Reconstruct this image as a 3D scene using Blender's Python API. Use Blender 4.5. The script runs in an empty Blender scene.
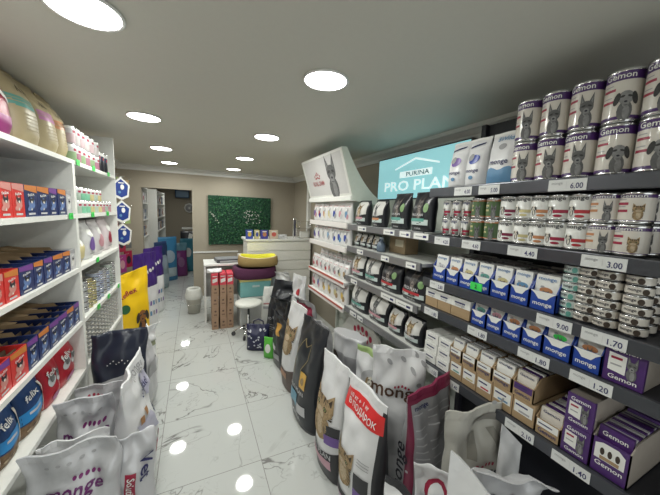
import bpy, bmesh, math, random
from mathutils import Vector, Matrix, noise
C = bpy.context.scene.collection
PI = math.pi
# ------------------------------------------------------------------ camera
CAM = Vector((0.0, 0.0, 1.65)); FPX = 285.09
yaw, pit, rol = 0.44595197, 0.12233103, 0.03780538
cy_, sy_, cp_, sp_, cr_, sr_ = math.cos(yaw), math.sin(yaw), math.cos(pit), math.sin(pit), math.cos(rol), math.sin(rol)
FW = Vector((sy_*cp_, cy_*cp_, -sp_)); R0 = Vector((cy_, -sy_, 0)); U0 = R0.cross(FW)
RT = cr_*R0 + sr_*U0; UP = -sr_*R0 + cr_*U0
cam = bpy.data.cameras.new('camera'); cam.sensor_width = 36; cam.lens = FPX/660*36; cam.clip_start = .02
co = bpy.data.objects.new('camera', cam); C.objects.link(co)
m = Matrix((RT, UP, -FW)).transposed().to_4x4(); m.translation = CAM; co.matrix_world = m
bpy.context.scene.camera = co
# ------------------------------------------------------------------ world, exposure
w = bpy.data.worlds.new('world'); bpy.context.scene.world = w; w.use_nodes = True
w.node_tree.nodes['Background'].inputs[0].default_value = (.8, .85, .9, 1)
w.node_tree.nodes['Background'].inputs[1].default_value = .3
vs = bpy.context.scene.view_settings
vs.view_transform = 'Standard'; vs.look = 'None'; vs.gamma = 1; vs.use_curve_mapping = False; vs.exposure = 0.0
LAMP_W = 6.0; LAMP_E = 22.0; LAMP_COL = (.97, 1.0, .93)
DAY = bpy.data.lights.new('daylight', 'AREA'); DAY.shape = 'RECTANGLE'; DAY.size = 2.1; DAY.size_y = 1.9; DAY.energy = 17; DAY.color = (.95, 1.0, .97)   # daylight of the open shop front behind the camera
dl = bpy.data.objects.new('daylight', DAY); C.objects.link(dl); dl.location = (.5, -1.72, 1.0); dl.rotation_euler = (math.radians(97), 0, 0)
LEFT_X, RIGHT_X, H = -.65, 1.2, 2.28
# ------------------------------------------------------------------ small maths
def y_at(px, X, z):          # depth of the point of the line (X, ., z) seen in column px
    P = Vector((X, 0, z)) - CAM; k = (px-330)/FPX
    return (k*P.dot(FW) - P.dot(RT)) / (RT.y - k*FW.y)
random.seed(4)
ORD = ['first', 'second', 'third', 'fourth', 'fifth', 'sixth', 'seventh', 'eighth', 'ninth', 'tenth', 'eleventh', 'twelfth']
# ------------------------------------------------------------------ materials
_M = {}
def M(col, rough=.5, metal=0., bump=0., scale=40., var=.06, name=None, coat=0.):
    key = (tuple(col), rough, metal, bump, scale, var, coat)
    if key in _M: return _M[key]
    mt = bpy.data.materials.new(name or 'surface'); mt.use_nodes = True
    nt = mt.node_tree; b = nt.nodes['Principled BSDF']
    b.inputs['Roughness'].default_value = rough; b.inputs['Metallic'].default_value = metal
    b.inputs['Coat Weight'].default_value = coat
    tc = nt.nodes.new('ShaderNodeTexCoord'); n = nt.nodes.new('ShaderNodeTexNoise')
    n.inputs['Scale'].default_value = scale; n.inputs['Detail'].default_value = 2
    nt.links.new(tc.outputs['Object'], n.inputs['Vector'])
    mx = nt.nodes.new('ShaderNodeMix'); mx.data_type = 'RGBA'
    a = [max(0, c*(1-var)) for c in col]; z = [min(1, c*(1+var)) for c in col]
    mx.inputs[6].default_value = (*a, 1); mx.inputs[7].default_value = (*z, 1)
    nt.links.new(n.outputs[0], mx.inputs[0]); nt.links.new(mx.outputs[2], b.inputs['Base Color'])
    if bump:
        bp = nt.nodes.new('ShaderNodeBump'); bp.inputs['Strength'].default_value = bump; bp.inputs['Distance'].default_value = .01
        nt.links.new(n.outputs[0], bp.inputs['Height']); nt.links.new(bp.outputs[0], b.inputs['Normal'])
    _M[key] = mt; return mt
def emit(col, s, name):
    mt = bpy.data.materials.new(name); mt.use_nodes = True; b = mt.node_tree.nodes['Principled BSDF']
    b.inputs['Base Color'].default_value = (*col, 1); b.inputs['Emission Color'].default_value = (*col, 1); b.inputs['Emission Strength'].default_value = s
    return mt
WHITE = M((.78, .78, .76), .45); PAPER = M((.74, .74, .71), .55); INK = M((.02, .02, .03), .5); NAVYINK = M((.03, .03, .12), .5)
BLACKP = M((.018, .019, .024), .32); DARKM = M((.02, .021, .028), .45); GREYM = M((.16, .165, .18), .4, .3)
SHELFW = M((.80, .80, .76), .4, name='white_laminate'); METAL = M((.6, .6, .6), .25, 1.); CHROME = M((.8, .8, .8), .12, 1.)
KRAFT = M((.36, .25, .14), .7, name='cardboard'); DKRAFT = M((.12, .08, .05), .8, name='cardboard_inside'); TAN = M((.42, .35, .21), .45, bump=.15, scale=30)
RED = M((.42, .03, .04), .4); DRED = M((.32, .015, .05), .4); BURG = M((.2, .02, .06), .35); ORANGE = M((.5, .22, .1), .4); PINK = M((.55, .28, .32), .4)
BLUE = M((.02, .05, .32), .35); NAVY = M((.012, .018, .09), .4); LBLUE = M((.12, .27, .45), .4); TEAL = M((.12, .34, .29), .4); GREEN = M((.05, .62, .1), .5)
PURPLE = M((.09, .02, .18), .35); VIOLET = M((.17, .09, .33), .4); MAG = M((.33, .04, .2), .4); YEL = M((.6, .42, .08), .4); LYEL = M((.55, .48, .25), .5)
SILVER = M((.56, .56, .58), .34, .15, bump=.25, scale=14, name='silver_film'); SILVERD = M((.34, .34, .36), .35, .2, bump=.2, scale=14); WBAG = M((.74, .74, .75), .36, bump=.2, scale=12, name='white_film')
BBAG = M((.022, .024, .03), .3, bump=.2, scale=12, name='black_film'); CREAM = M((.7, .62, .45), .5); GREYP = M((.35, .35, .36), .5); LGREY = M((.55, .55, .56), .5)
FURT = M((.34, .24, .13), .8, var=.7, scale=70); FURD = M((.05, .035, .025), .8, var=.4, scale=60); FURG = M((.13, .13, .13), .8, var=.5, scale=60); FURW = M((.7, .66, .58), .8); PNK = M((.55, .28, .24), .7); EYE = M((.25, .3, .08), .3)
# ------------------------------------------------------------------ mesh building
_T = {}
def txt(s):
    if s in _T: return _T[s]
    cu = bpy.data.curves.new('t', 'FONT'); cu.body = s; cu.size = 1; cu.resolution_u = 2; cu.offset = .014
    o = bpy.data.objects.new('t', cu); C.objects.link(o)
    me = bpy.data.meshes.new_from_object(o.evaluated_get(bpy.context.evaluated_depsgraph_get()))
    V = [v.co.copy() for v in me.vertices]; F = [tuple(p.vertices) for p in me.polygons]
    bpy.data.objects.remove(o); bpy.data.curves.remove(cu); bpy.data.meshes.remove(me)
    if not V: V = [Vector((0, 0, 0))]*3; F = [(0, 1, 2)]
    x0, x1 = min(v.x for v in V), max(v.x for v in V); y0, y1 = min(v.y for v in V), max(v.y for v in V)
    _T[s] = ([((v.x-(x0+x1)/2), (v.y-(y0+y1)/2)) for v in V], F, x1-x0, y1-y0); return _T[s]
def flat(y0):                      # front face of a box: local -y
    return lambda x, z, off: (x, y0-off, z)
def wrap(R):
    return lambda x, z, off: ((R+off)*math.sin(x/R), -(R+off)*math.cos(x/R), z)
class G:
    def __init__(s): s.v = []; s.f = []; s.mi = []; s.sm = []; s.m = []
    def mat(s, m):
        if m not in s.m: s.m.append(m)
        return s.m.index(m)
    def add(s, V, F, m, smooth=False):
        o = len(s.v); s.v += [tuple(v) for v in V]; k = s.mat(m)
        for f in F: s.f.append(tuple(i+o for i in f)); s.mi.append(k); s.sm.append(smooth)
        return s
    def box(s, x0, x1, y0, y1, z0, z1, m, bev=0.):
        if bev:
            bm = bmesh.new(); bmesh.ops.create_cube(bm, size=1)
            for v in bm.verts: v.co = Vector(((x0+x1)/2+v.co.x*(x1-x0), (y0+y1)/2+v.co.y*(y1-y0), (z0+z1)/2+v.co.z*(z1-z0)))
            bmesh.ops.bevel(bm, geom=bm.edges[:], offset=bev, segments=2, profile=.6, affect='EDGES')
            bm.verts.index_update(); s.add([v.co for v in bm.verts], [[v.index for v in f.verts] for f in bm.faces], m); bm.free(); return s
        V = [(x, y, z) for x in (x0, x1) for y in (y0, y1) for z in (z0, z1)]
        return s.add(V, [(0, 1, 3, 2), (4, 6, 7, 5), (0, 4, 5, 1), (2, 3, 7, 6), (0, 2, 6, 4), (1, 5, 7, 3)], m)
    def lathe(s, prof, m, n=24, cx=0, cy=0, smooth=True, mats=None):
        o = len(s.v); V = []
        for r, z in prof: V += [(cx+r*math.cos(2*PI*i/n), cy+r*math.sin(2*PI*i/n), z) for i in range(n)]
        s.v += V
        for j in range(len(prof)-1):
            k = s.mat(mats[j] if mats else m)
            for i in range(n):
                a = o+j*n+i; b = o+j*n+(i+1) % n
                s.f.append((a, b, b+n, a+n)); s.mi.append(k); s.sm.append(smooth)
        return s
    def cyl(s, cx, cy, z0, z1, r, m, n=20, r1=None):
        r1 = r if r1 is None else r1
        s.lathe([(r, z0), (r1, z1)], m, n, cx, cy)
        V = [(cx+r*math.cos(2*PI*i/n), cy+r*math.sin(2*PI*i/n), z0) for i in range(n)]; s.add(V, [tuple(range(n))[::-1]], m)
        V = [(cx+r1*math.cos(2*PI*i/n), cy+r1*math.sin(2*PI*i/n), z1) for i in range(n)]; s.add(V, [tuple(range(n))], m)
        return s
    def tube(s, pts, r, m, n=8):
        P = [Vector(p) for p in pts]; o = len(s.v); k = s.mat(m)
        for i, p in enumerate(P):
            d = (P[min(i+1, len(P)-1)]-P[max(i-1, 0)]).normalized(); a = d.orthogonal().normalized() if i == 0 else (pa - d*pa.dot(d)).normalized(); pa = a; b = d.cross(a)
            s.v += [tuple(p+r*(a*math.cos(2*PI*j/n)+b*math.sin(2*PI*j/n))) for j in range(n)]
        for i in range(len(P)-1):
            for j in range(n):
                s.f.append((o+i*n+j, o+i*n+(j+1) % n, o+(i+1)*n+(j+1) % n, o+(i+1)*n+j)); s.mi.append(k); s.sm.append(True)
        s.f.append(tuple(o+j for j in range(n))[::-1]); s.f.append(tuple(o+(len(P)-1)*n+j for j in range(n))); s.mi += [k, k]; s.sm += [False]*2
        return s
    def poly(s, pts, m, surf, off=.0012, maxlen=None):
        bm = bmesh.new(); vs_ = [bm.verts.new((p[0], p[1], 0)) for p in pts]; bm.faces.new(vs_)
        bmesh.ops.triangulate(bm, faces=bm.faces[:])
        if maxlen:
            for _ in range(5):
                L = [e for e in bm.edges if e.calc_length() > maxlen]
                if not L: break
                bmesh.ops.subdivide_edges(bm, edges=L, cuts=1); bmesh.ops.triangulate(bm, faces=[f for f in bm.faces if len(f.verts) > 3])
        bm.verts.index_update()
        s.add([surf(v.co.x, v.co.y, off) for v in bm.verts], [[v.index for v in f.verts] for f in bm.faces], m, maxlen is not None); bm.free(); return s
    def rect(s, x0, x1, z0, z1, m, surf, off=.001, maxlen=None):
        return s.poly([(x0, z0), (x1, z0), (x1, z1), (x0, z1)], m, surf, off, maxlen)
    def ell(s, x, z, rx, rz, m, surf, off=.0012, rot=0, n=14, maxlen=None):
        c, q = math.cos(rot), math.sin(rot)
        return s.poly([(x+rx*math.cos(2*PI*i/n)*c-rz*math.sin(2*PI*i/n)*q, z+rx*math.cos(2*PI*i/n)*q+rz*math.sin(2*PI*i/n)*c) for i in range(n)], m, surf, off, maxlen)
    def text(s, t, x, z, m, surf, w=None, h=None, off=.0018, rot=0):
        V, F, tw, th = txt(t)
        kx = w/tw if w else None; ky = h/th if h else None
        kx = kx or ky; ky = ky or kx; c, q = math.cos(rot), math.sin(rot)
        return s.add([surf(x+a*kx*c-b*ky*q, z+a*kx*q+b*ky*c, off) for a, b in V], F, m)
    def mesh(s, name):
        me = bpy.data.meshes.new(name); me.from_pydata(s.v, [], s.f)
        for mt in s.m: me.materials.append(mt)
        me.polygons.foreach_set('material_index', s.mi); me.polygons.foreach_set('use_smooth', s.sm); me.update(); return me
# ---- objects
def ob(name, g, parent=None, loc=None, rot=None):
    me = g.mesh(name) if isinstance(g, G) else g
    o = bpy.data.objects.new(name, me); C.objects.link(o)
    if parent: o.parent = parent
    if loc: o.location = loc
    if rot: o.rotation_euler = rot
    return o
def tag(o, label, cat, group=None):
    o['label'] = label; o['category'] = cat
    if group: o['group'] = group
    return o
def struct(name, g, parent=None):
    o = ob(name, g, parent)
    if not parent: o['kind'] = 'structure'
    return o
class K:                       # a kind of thing: name, category and a tree of part meshes shared by its copies
    def __init__(s, name, cat, parts): s.name = name; s.cat = cat; s.parts = [s.conv(p) for p in parts]
    def conv(s, p): return (p[0], p[1].mesh(p[0]), [s.conv(q) for q in (p[2] if len(p) > 2 else [])], p[3] if len(p) > 3 else None)
    def put(s, loc, rot=0., label='', group=None, scale=None):
        if len(s.parts) == 1 and not s.parts[0][2]: e = bpy.data.objects.new(s.name, s.parts[0][1]); todo = []
        else: e = bpy.data.objects.new(s.name, None); e.empty_display_size = .05; todo = s.parts
        C.objects.link(e); e.location = loc; e.rotation_euler = rot if isinstance(rot, tuple) else (0, 0, rot)
        if scale: e.scale = scale
        tag(e, label, s.cat, group)
        def kids(ps, par):
            for n, me, sub, lb in ps:
                o = bpy.data.objects.new(n, me); C.objects.link(o); o.parent = par
                if lb: o['label'] = lb
                kids(sub, o)
        kids(todo, e); return e
FACE_R = -PI/2     # goods on the right face -X ; local +x runs towards the viewer
FACE_L = PI/2
# ---- printed pictures
FURC = M((.50, .40, .27), .8, var=.5, scale=120)
def art_cat(g, x, z, s, surf, off=.0016, ml=None):
    g.ell(x, z-.42*s, .30*s, .42*s, FURT, surf, off, maxlen=ml); g.ell(x+.03*s, z-.42*s, .13*s, .3*s, FURC, surf, off+.0004, maxlen=ml)
    for k in range(4):
        for q in (-1, 1): g.poly([(x+q*.29*s, z-(.3+.11*k)*s), (x+q*.12*s, z-(.34+.11*k)*s), (x+q*.28*s, z-(.34+.11*k)*s)], FURD, surf, off+.0006)
    for q in (-1, 1):
        g.poly([(x+q*.06*s, z+.16*s), (x+q*.33*s, z+.0*s), (x+q*.32*s, z+.46*s)], FURT, surf, off+.0004, ml); g.poly([(x+q*.16*s, z+.16*s), (x+q*.28*s, z+.08*s), (x+q*.28*s, z+.34*s)], FURD, surf, off+.0008, ml)
    g.ell(x, z, .33*s, .27*s, FURT, surf, off+.0012, maxlen=ml); g.ell(x, z-.13*s, .15*s, .10*s, FURC, surf, off+.0016, maxlen=ml)
    for q in (-.16, -.07, .07, .16): g.poly([(x+q*s-.036*s, z+.25*s), (x+q*s+.036*s, z+.25*s), (x+q*.7*s, z+.08*s)], FURD, surf, off+.0016)
    for q in (-1, 1):
        g.ell(x+q*.15*s, z+.02*s, .065*s, .05*s, FURD, surf, off+.0018, n=10); g.ell(x+q*.15*s, z+.02*s, .042*s, .032*s, EYE, surf, off+.0022, n=10); g.ell(x+q*.15*s, z+.02*s, .017*s, .03*s, INK, surf, off+.0026, n=8)
        for k in (0, 1, 2): g.poly([(x+q*.33*s, z-(.01+.07*k)*s), (x+q*.16*s, z-(.07+.04*k)*s), (x+q*.31*s, z-(.055+.07*k)*s)], FURD, surf, off+.0018)
    g.poly([(x-.035*s, z-.07*s), (x+.035*s, z-.07*s), (x, z-.11*s)], PNK, surf, off+.0022)
MIDG = M((.24, .24, .24), .7, var=.5, scale=90); DKG = M((.045, .045, .045), .7, var=.5, scale=90)
def art_dog(g, x, z, s, surf, off=.0016, ml=None, c1=None, c2=None, ears='up'):
    c1 = c1 or FURG; c2 = c2 or MIDG; dk = DKG
    g.ell(x, z-.5*s, .22*s, .38*s, c1, surf, off, maxlen=ml); g.ell(x+.04*s, z-.55*s, .10*s, .26*s, c2, surf, off+.0004, maxlen=ml)
    for q in (-1, 1):
        if ears == 'up': g.poly([(x+q*.03*s, z+.12*s), (x+q*.22*s, z+.02*s), (x+q*.20*s, z+.58*s)], c1, surf, off+.0004, ml); g.poly([(x+q*.09*s, z+.16*s), (x+q*.18*s, z+.12*s), (x+q*.18*s, z+.42*s)], c2, surf, off+.0008, ml)
        else: g.ell(x+q*.25*s, z-.04*s, .09*s, .24*s, c1 if c1 is not FURG else dk, surf, off+.0014, rot=q*.2, maxlen=ml)
    g.ell(x, z, .22*s, .25*s, c1 if ears == 'up' else c2, surf, off+.0012, maxlen=ml); g.ell(x, z-.2*s, .10*s, .17*s, c2, surf, off+.0016, maxlen=ml)
    for q in (-1, 1): g.ell(x+q*.10*s, z+.04*s, .07*s, .04*s, dk, surf, off+.0018, rot=-q*.4, n=10, maxlen=ml)
    g.ell(x, z-.16*s, .05*s, .04*s, INK, surf, off+.002, n=8); g.poly([(x-.07*s, z-.28*s), (x+.07*s, z-.28*s), (x, z-.31*s)], dk, surf, off+.002)
# ---- bags: a pillow body with a pinched top seam; the print follows the film
def bag_surf(w, h, d, seed=0, lean=(0, 0), curl=0, skew=0, wr=.008, open_=0., boxy=.0, flop=0.):
    sx = seed*3.71
    def prof(t):
        a = .72+.28*min(1, t/.18)
        k = .45+boxy*.35
        if t > k: a *= max(.05+open_, 1-((t-k)/(1-k))**1.5*(1-open_))
        return a
    def S(x, z, off, side=-1):
        t = max(0, min(1, z/h)); u = max(-1, min(1, 2*x/w)); p = prof(t)
        e = max(0, 1-abs(u)**(2.6+2*boxy))**.5
        amp = wr*(.35+1.3*t); sd_ = 1-min(1, max(0, (t-.6)/.36)) if open_ == 0 else 1
        n = noise.noise(Vector((x*9/max(w, .2)*.4+sx, z*4.5/max(h, .2)*.8+side*1.6*sd_, sx)))*amp*2+noise.noise(Vector((x*16+sx, z*10, sx+2*side*sd_)))*amp*.9
        y = side*(d/2*p*e+off)+n*(.25+.75*e)
        X = x*(1-.05*math.sin(PI*min(1, t*1.1))+.02*(1-t))+lean[0]*t*t+noise.noise(Vector((sx, z*6, 3+side*0)))*amp*.8
        Y = y+lean[1]*t*t; Z = z+skew*u*t**3
        if curl and t > .72: c = (t-.72)/.28; Y -= curl*c*c*h*.28; Z -= abs(curl)*.45*c*c*h*.28
        if flop and t > .6: c = (t-.6)/.4; Y += flop*c*(x/w+.5)*h*.3; Z -= abs(flop)*.3*c*(x/w+.5)*h*.3
        return (X, Y, Z)
    return S
def bag_body(w, h, d, S, bands, side_m=None, nu=18, nv=22, back_m=None, seal=True, thick=.0):
    g = G(); zs = sorted(set([round(h*j/nv, 5) for j in range(nv+1)]+[round(b[0], 5) for b in bands if b[0] > 0]))
    us = [math.sin(PI/2*(-1+2*i/nu)) for i in range(nu+1)]
    ring = [(u, -1) for u in us]+[(u, 1) for u in us[::-1][1:-1]]; n = len(ring); V = []
    for z in zs: V += [S(u*w/2, z, 0, s_) for u, s_ in ring]
    def mat_at(z, k):
        u, sd = ring[k]; u2, _ = ring[(k+1) % n]
        if side_m and abs((u+u2)/2) > .9: return side_m
        if sd > 0 and back_m: return back_m
        mm = bands[0][1]
        for b in bands:
            if z >= b[0]-1e-6: mm = b[1]
        return mm
    g.v = V
    for j in range(len(zs)-1):
        for k in range(n):
            g.f.append((j*n+k, j*n+(k+1) % n, (j+1)*n+(k+1) % n, (j+1)*n+k)); g.mi.append(g.mat(mat_at(zs[j], k))); g.sm.append(True)
    g.f.append(tuple(range(n))[::-1]); g.mi.append(0); g.sm.append(False)
    g.f.append(tuple((len(zs)-1)*n+k for k in range(n))); g.mi.append(g.mat(bands[-1][1])); g.sm.append(False)
    return g
def seal_strip(w, h, S, m, frac=.045, off=.002):
    g = G(); N = 12; V = []
    for i in range(N+1):
        x = (-1+2*i/N)*w/2*.99
        f0, f1 = S(x, h*(1-frac), off, -1), S(x, h, off, -1); b1, b0 = S(x, h, off, 1), S(x, h*(1-frac), off, 1)
        V += [f0, (f1[0], f1[1], f1[2]+.003), (b1[0], b1[1], b1[2]+.003), b0]
    F = []
    for i in range(N):
        a = 4*i; b = a+4
        F += [(a, b, b+1, a+1), (a+1, b+1, b+2, a+2), (a+2, b+2, b+3, a+3)]
    F += [(0, 1, 2, 3), (4*N+3, 4*N+2, 4*N+1, 4*N)]
    g.add(V, F, m, False); return g
def bag_kind(name, cat, w, h, d, bands, prints, side_m=None, back_m=None, seal_m=None, nu=18, nv=22, **kw):
    """prints: list of (part_name, function(g, surf)) drawn on the film"""
    S = bag_surf(w, h, d, **kw); parts = [('body', bag_body(w, h, d, S, bands, side_m, nu, nv, back_m))]
    for pn, fn in prints:
        g = G(); fn(g, lambda x, z, off, S=S: S(x, z, off)); parts.append((pn, g))
    if seal_m: parts.append(('top_seal', seal_strip(w, h, S, seal_m)))
    return K(name, cat, parts)
# ================================================================== STRUCTURE
def floor_mat():
    mt = bpy.data.materials.new('marble_tile'); mt.use_nodes = True; nt = mt.node_tree; N = nt.nodes; L = nt.links; b = N['Principled BSDF']
    geo = N.new('ShaderNodeNewGeometry'); mp = N.new('ShaderNodeVectorMath'); mp.operation = 'SUBTRACT'; mp.inputs[1].default_value = (.374, 1.715, 0)
    L.new(geo.outputs['Position'], mp.inputs[0]); sc = N.new('ShaderNodeVectorMath'); sc.operation = 'SCALE'; sc.inputs['Scale'].default_value = 1/.61; L.new(mp.outputs[0], sc.inputs[0])
    fl = N.new('ShaderNodeVectorMath'); fl.operation = 'FLOOR'; L.new(sc.outputs[0], fl.inputs[0]); fr = N.new('ShaderNodeVectorMath'); fr.operation = 'FRACTION'; L.new(sc.outputs[0], fr.inputs[0])
    sp = N.new('ShaderNodeSeparateXYZ'); L.new(fr.outputs[0], sp.inputs[0])
    def mth(op, a, b_=None, c=None):
        n = N.new('ShaderNodeMath'); n.operation = op
        for i, v in enumerate((a, b_, c)):
            if v is None: continue
            if hasattr(v, 'is_output'): L.new(v, n.inputs[i])
            else: n.inputs[i].default_value = v
        return n.outputs[0]
    gx = mth('ABSOLUTE', mth('SUBTRACT', sp.outputs[0], .5)); gy = mth('ABSOLUTE', mth('SUBTRACT', sp.outputs[1], .5)); g = mth('GREATER_THAN', mth('MAXIMUM', gx, gy), .4965)
    wn = N.new('ShaderNodeTexWhiteNoise'); wn.noise_dimensions = '3D'; L.new(fl.outputs[0], wn.inputs['Vector'])
    s2 = N.new('ShaderNodeVectorMath'); s2.operation = 'SCALE'; s2.inputs['Scale'].default_value = 9; L.new(wn.outputs['Color'], s2.inputs[0])
    ad = N.new('ShaderNodeVectorMath'); ad.operation = 'ADD'; L.new(geo.outputs['Position'], ad.inputs[0]); L.new(s2.outputs[0], ad.inputs[1])
    def vein(scale, wdt, dist, off):
        n = N.new('ShaderNodeTexNoise'); n.inputs['Scale'].default_value = scale; n.inputs['Detail'].default_value = 4; n.inputs['Distortion'].default_value = dist; n.inputs['Roughness'].default_value = .55
        a2 = N.new('ShaderNodeVectorMath'); a2.operation = 'ADD'; a2.inputs[1].default_value = (off, off, 0); L.new(ad.outputs[0], a2.inputs[0]); L.new(a2.outputs[0], n.inputs['Vector'])
        v = mth('ABSOLUTE', mth('SUBTRACT', n.outputs[0], .5)); v = mth('SUBTRACT', 1, mth('MINIMUM', mth('DIVIDE', v, wdt), 1)); return mth('POWER', v, 1.6)
    v = mth('MAXIMUM', mth('MULTIPLY', vein(1.5, .012, .9, 0), .9), mth('MULTIPLY', vein(3.2, .008, 1.4, 7), .45))
    mk = N.new('ShaderNodeTexNoise'); mk.inputs['Scale'].default_value = 2.6; L.new(ad.outputs[0], mk.inputs['Vector'])
    v = mth('MULTIPLY', v, mth('MULTIPLY', mth('MAXIMUM', mth('SUBTRACT', mk.outputs[0], .38), 0), 4)); v = mth('MINIMUM', mth('MULTIPLY', v, 1.5), .9)
    m1 = N.new('ShaderNodeMix'); m1.data_type = 'RGBA'; m1.inputs[6].default_value = (.55, .565, .55, 1); m1.inputs[7].default_value = (.19, .185, .18, 1); L.new(v, m1.inputs[0])
    m2 = N.new('ShaderNodeMix'); m2.data_type = 'RGBA'; L.new(m1.outputs[2], m2.inputs[6]); m2.inputs[7].default_value = (.28, .275, .265, 1); L.new(g, m2.inputs[0])
    L.new(m2.outputs[2], b.inputs['Base Color']); b.inputs['Roughness'].default_value = .045; b.inputs['IOR'].default_value = 1.5
    return mt
WALLM = M((.35, .31, .245), .7, bump=.05, scale=25, var=.03, name='beige_wall_paint'); CEILM = M((.60, .59, .53), .6, var=.02, name='ceiling_paint'); TRIMW = M((.72, .72, .70), .5, name='white_trim')
XL, XR, YF, YB, YR = -1.06, 1.79, -1.5, 5.45, 10.4
struct('floor', G().box(XL-.1, XR+.1, YF-.1, YR+.1, -.1, 0, floor_mat()))
struct('ceiling', G().box(XL-.1, XR+.1, YF-.1, YR+.1, H, H+.1, CEILM))
struct('wall_left', G().box(XL-.1, XL, YF-.1, YR+.1, 0, H, WALLM))
struct('wall_right', G().box(XR, XR+.1, YF-.1, YR+.1, 0, H, WALLM))
struct('wall_front', G().box(XL, -.6, YF-.1, YF, 0, H, WALLM).box(1.6, XR, YF-.1, YF, 0, H, WALLM).box(-.6, 1.6, YF-.1, YF, 2.05, H, WALLM))
DX0, DX1, DZ = -.76, -.03, 1.935
struct('wall_back', G().box(XL, DX0, YB, YB+.14, 0, H, WALLM).box(DX1, XR, YB, YB+.14, 0, H, WALLM).box(DX0, DX1, YB, YB+.14, DZ, H, WALLM))
struct('wall_rear', G().box(XL, XR, YR, YR+.1, 0, H, WALLM))
def crown(p0, p1, nx, ny):      # stepped cove along a wall
    pr = [(0, 0), (.012, 0), (.018, .03), (.05, .055), (.075, .06), (.08, .085), (0, .085)]; g = G(); V = []
    for p in (p0, p1): V += [(p[0]+nx*a, p[1]+ny*a, H-.085+b) for a, b in pr]
    n = len(pr); g.add(V, [(i, (i+1) % n, n+(i+1) % n, n+i) for i in range(n)]+[tuple(range(n)), tuple(range(n, 2*n))[::-1]], TRIMW); return g
struct('trim_1', crown((XL, YB), (XR, YB), 0, -1)); struct('trim_2', crown((XL, YF), (XL, YB), 1, 0)); struct('trim_3', crown((XR, YF), (XR, YB), -1, 0))
struct('trim_4', G().box(DX1, .72, YB-.012, YB, .86, .885, TRIMW))
struct('trim_5', G().box(XR-.05, XR, 4.55, 4.63, 1.2, 2.19, TRIMW))
struct('baseboard_back', G().box(DX1+.01, .72, YB-.015, YB, 0, .08, TRIMW).box(XL, DX0-.01, YB-.015, YB, 0, .08, TRIMW))
struct('baseboard_left', G().box(XL, XL+.012, 3.3, YB-.02, 0, .08, TRIMW))
# ceiling lamps
DIFF = emit((1, .99, .97), LAMP_E, 'lamp_diffuser')
lk = K('ceiling_light', 'light', [('rim', G().lathe([(.103, 0), (.108, -.003), (.110, -.010), (.104, -.013), (.099, -.010)], M((.85, .85, .83), .4), 36)),
      ('diffuser', G().cyl(0, 0, -.010, -.003, .099, DIFF, 36))])
LA = bpy.data.lights.new('lamp_glow', 'AREA'); LA.shape = 'DISK'; LA.size = .22; LA.energy = LAMP_W; LA.color = LAMP_COL
PL = [('added overhead', .05), ('nearest', 1.27), ('second nearest', 2.5), ('third nearest', 3.7), ('farthest', 4.82)]  # the overhead lamp is unseen, added to brighten the nearest sacks
for sx, xx, side in ((-1, -.31, 'left'), (1, .58, 'right')):
    for nm, yy in PL:
        if sx > 0 and yy < .5: continue
        if sx > 0: yy += .06
        e = lk.put((xx, yy, H), 0, f'round flush ceiling lamp, {nm} one of the {side} row', 'round ceiling lamps')
        lo = bpy.data.objects.new('lamp_light', LA); C.objects.link(lo); lo.parent = e; lo.location = (0, 0, -.03)
for yy, nm in ((6.6, 'nearer'), (8.8, 'farther')):
    e = lk.put((-.30, yy, H), 0, f'round ceiling lamp beyond the doorway, {nm} one', 'lamps in the far room')
    lo = bpy.data.objects.new('lamp_light', LA); C.objects.link(lo); lo.parent = e; lo.location = (0, 0, -.03)
# ================================================================== FIXTURES
# left white shelving, two bays; local frame is world
def left_bay(y0, y1, zs, label, deep=.38, n0=1.881, n1=1.881):
    e = bpy.data.objects.new('shelving_unit', None); C.objects.link(e); e.location = (LEFT_X-deep, (y0+y1)/2, 0); tag(e, label, 'shelf unit', 'white laminate shelving along the left wall')
    o = (LEFT_X-deep, (y0+y1)/2)
    def B(x0, x1, a, b, z0, z1, m=SHELFW): return G().box(x0-o[0], x1-o[0], a-o[1], b-o[1], z0, z1, m)
    ob('side_panel', B(LEFT_X-deep, LEFT_X, y0, y0+.018, 0, n0), e); ob('side_panel', B(LEFT_X-deep, LEFT_X, y1-.018, y1, 0, n1), e)
    ob('back_panel', G().box(-.0, .012, y0+.018-o[1], y1-.018-o[1], .1, 1.88, M((.42, .42, .39), .6, name='grey_hardboard')), e); ob('plinth', B(LEFT_X-deep+.02, LEFT_X-.03, y0+.018, y1-.018, 0, .1), e)
    for z in zs: ob('shelf', B(LEFT_X-deep+.012, LEFT_X, y0+(.018 if z < 1.9 else 0), y1-(.018 if (z < 1.9 or n1 > 2) else 0), z-.024, z), e)
    return e
DIV = 2.25; LEND = 3.27
LZ = [1.905, 1.58, 1.25, .91, .59]
left_bay(.45, DIV, LZ+[.12], 'white open shelving bay at the left, nearer half, with cat food cartons')
left_bay(DIV, LEND, LZ+[.12], 'white open shelving bay at the left, farther half, with tins and tubs', n1=2.24)
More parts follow.
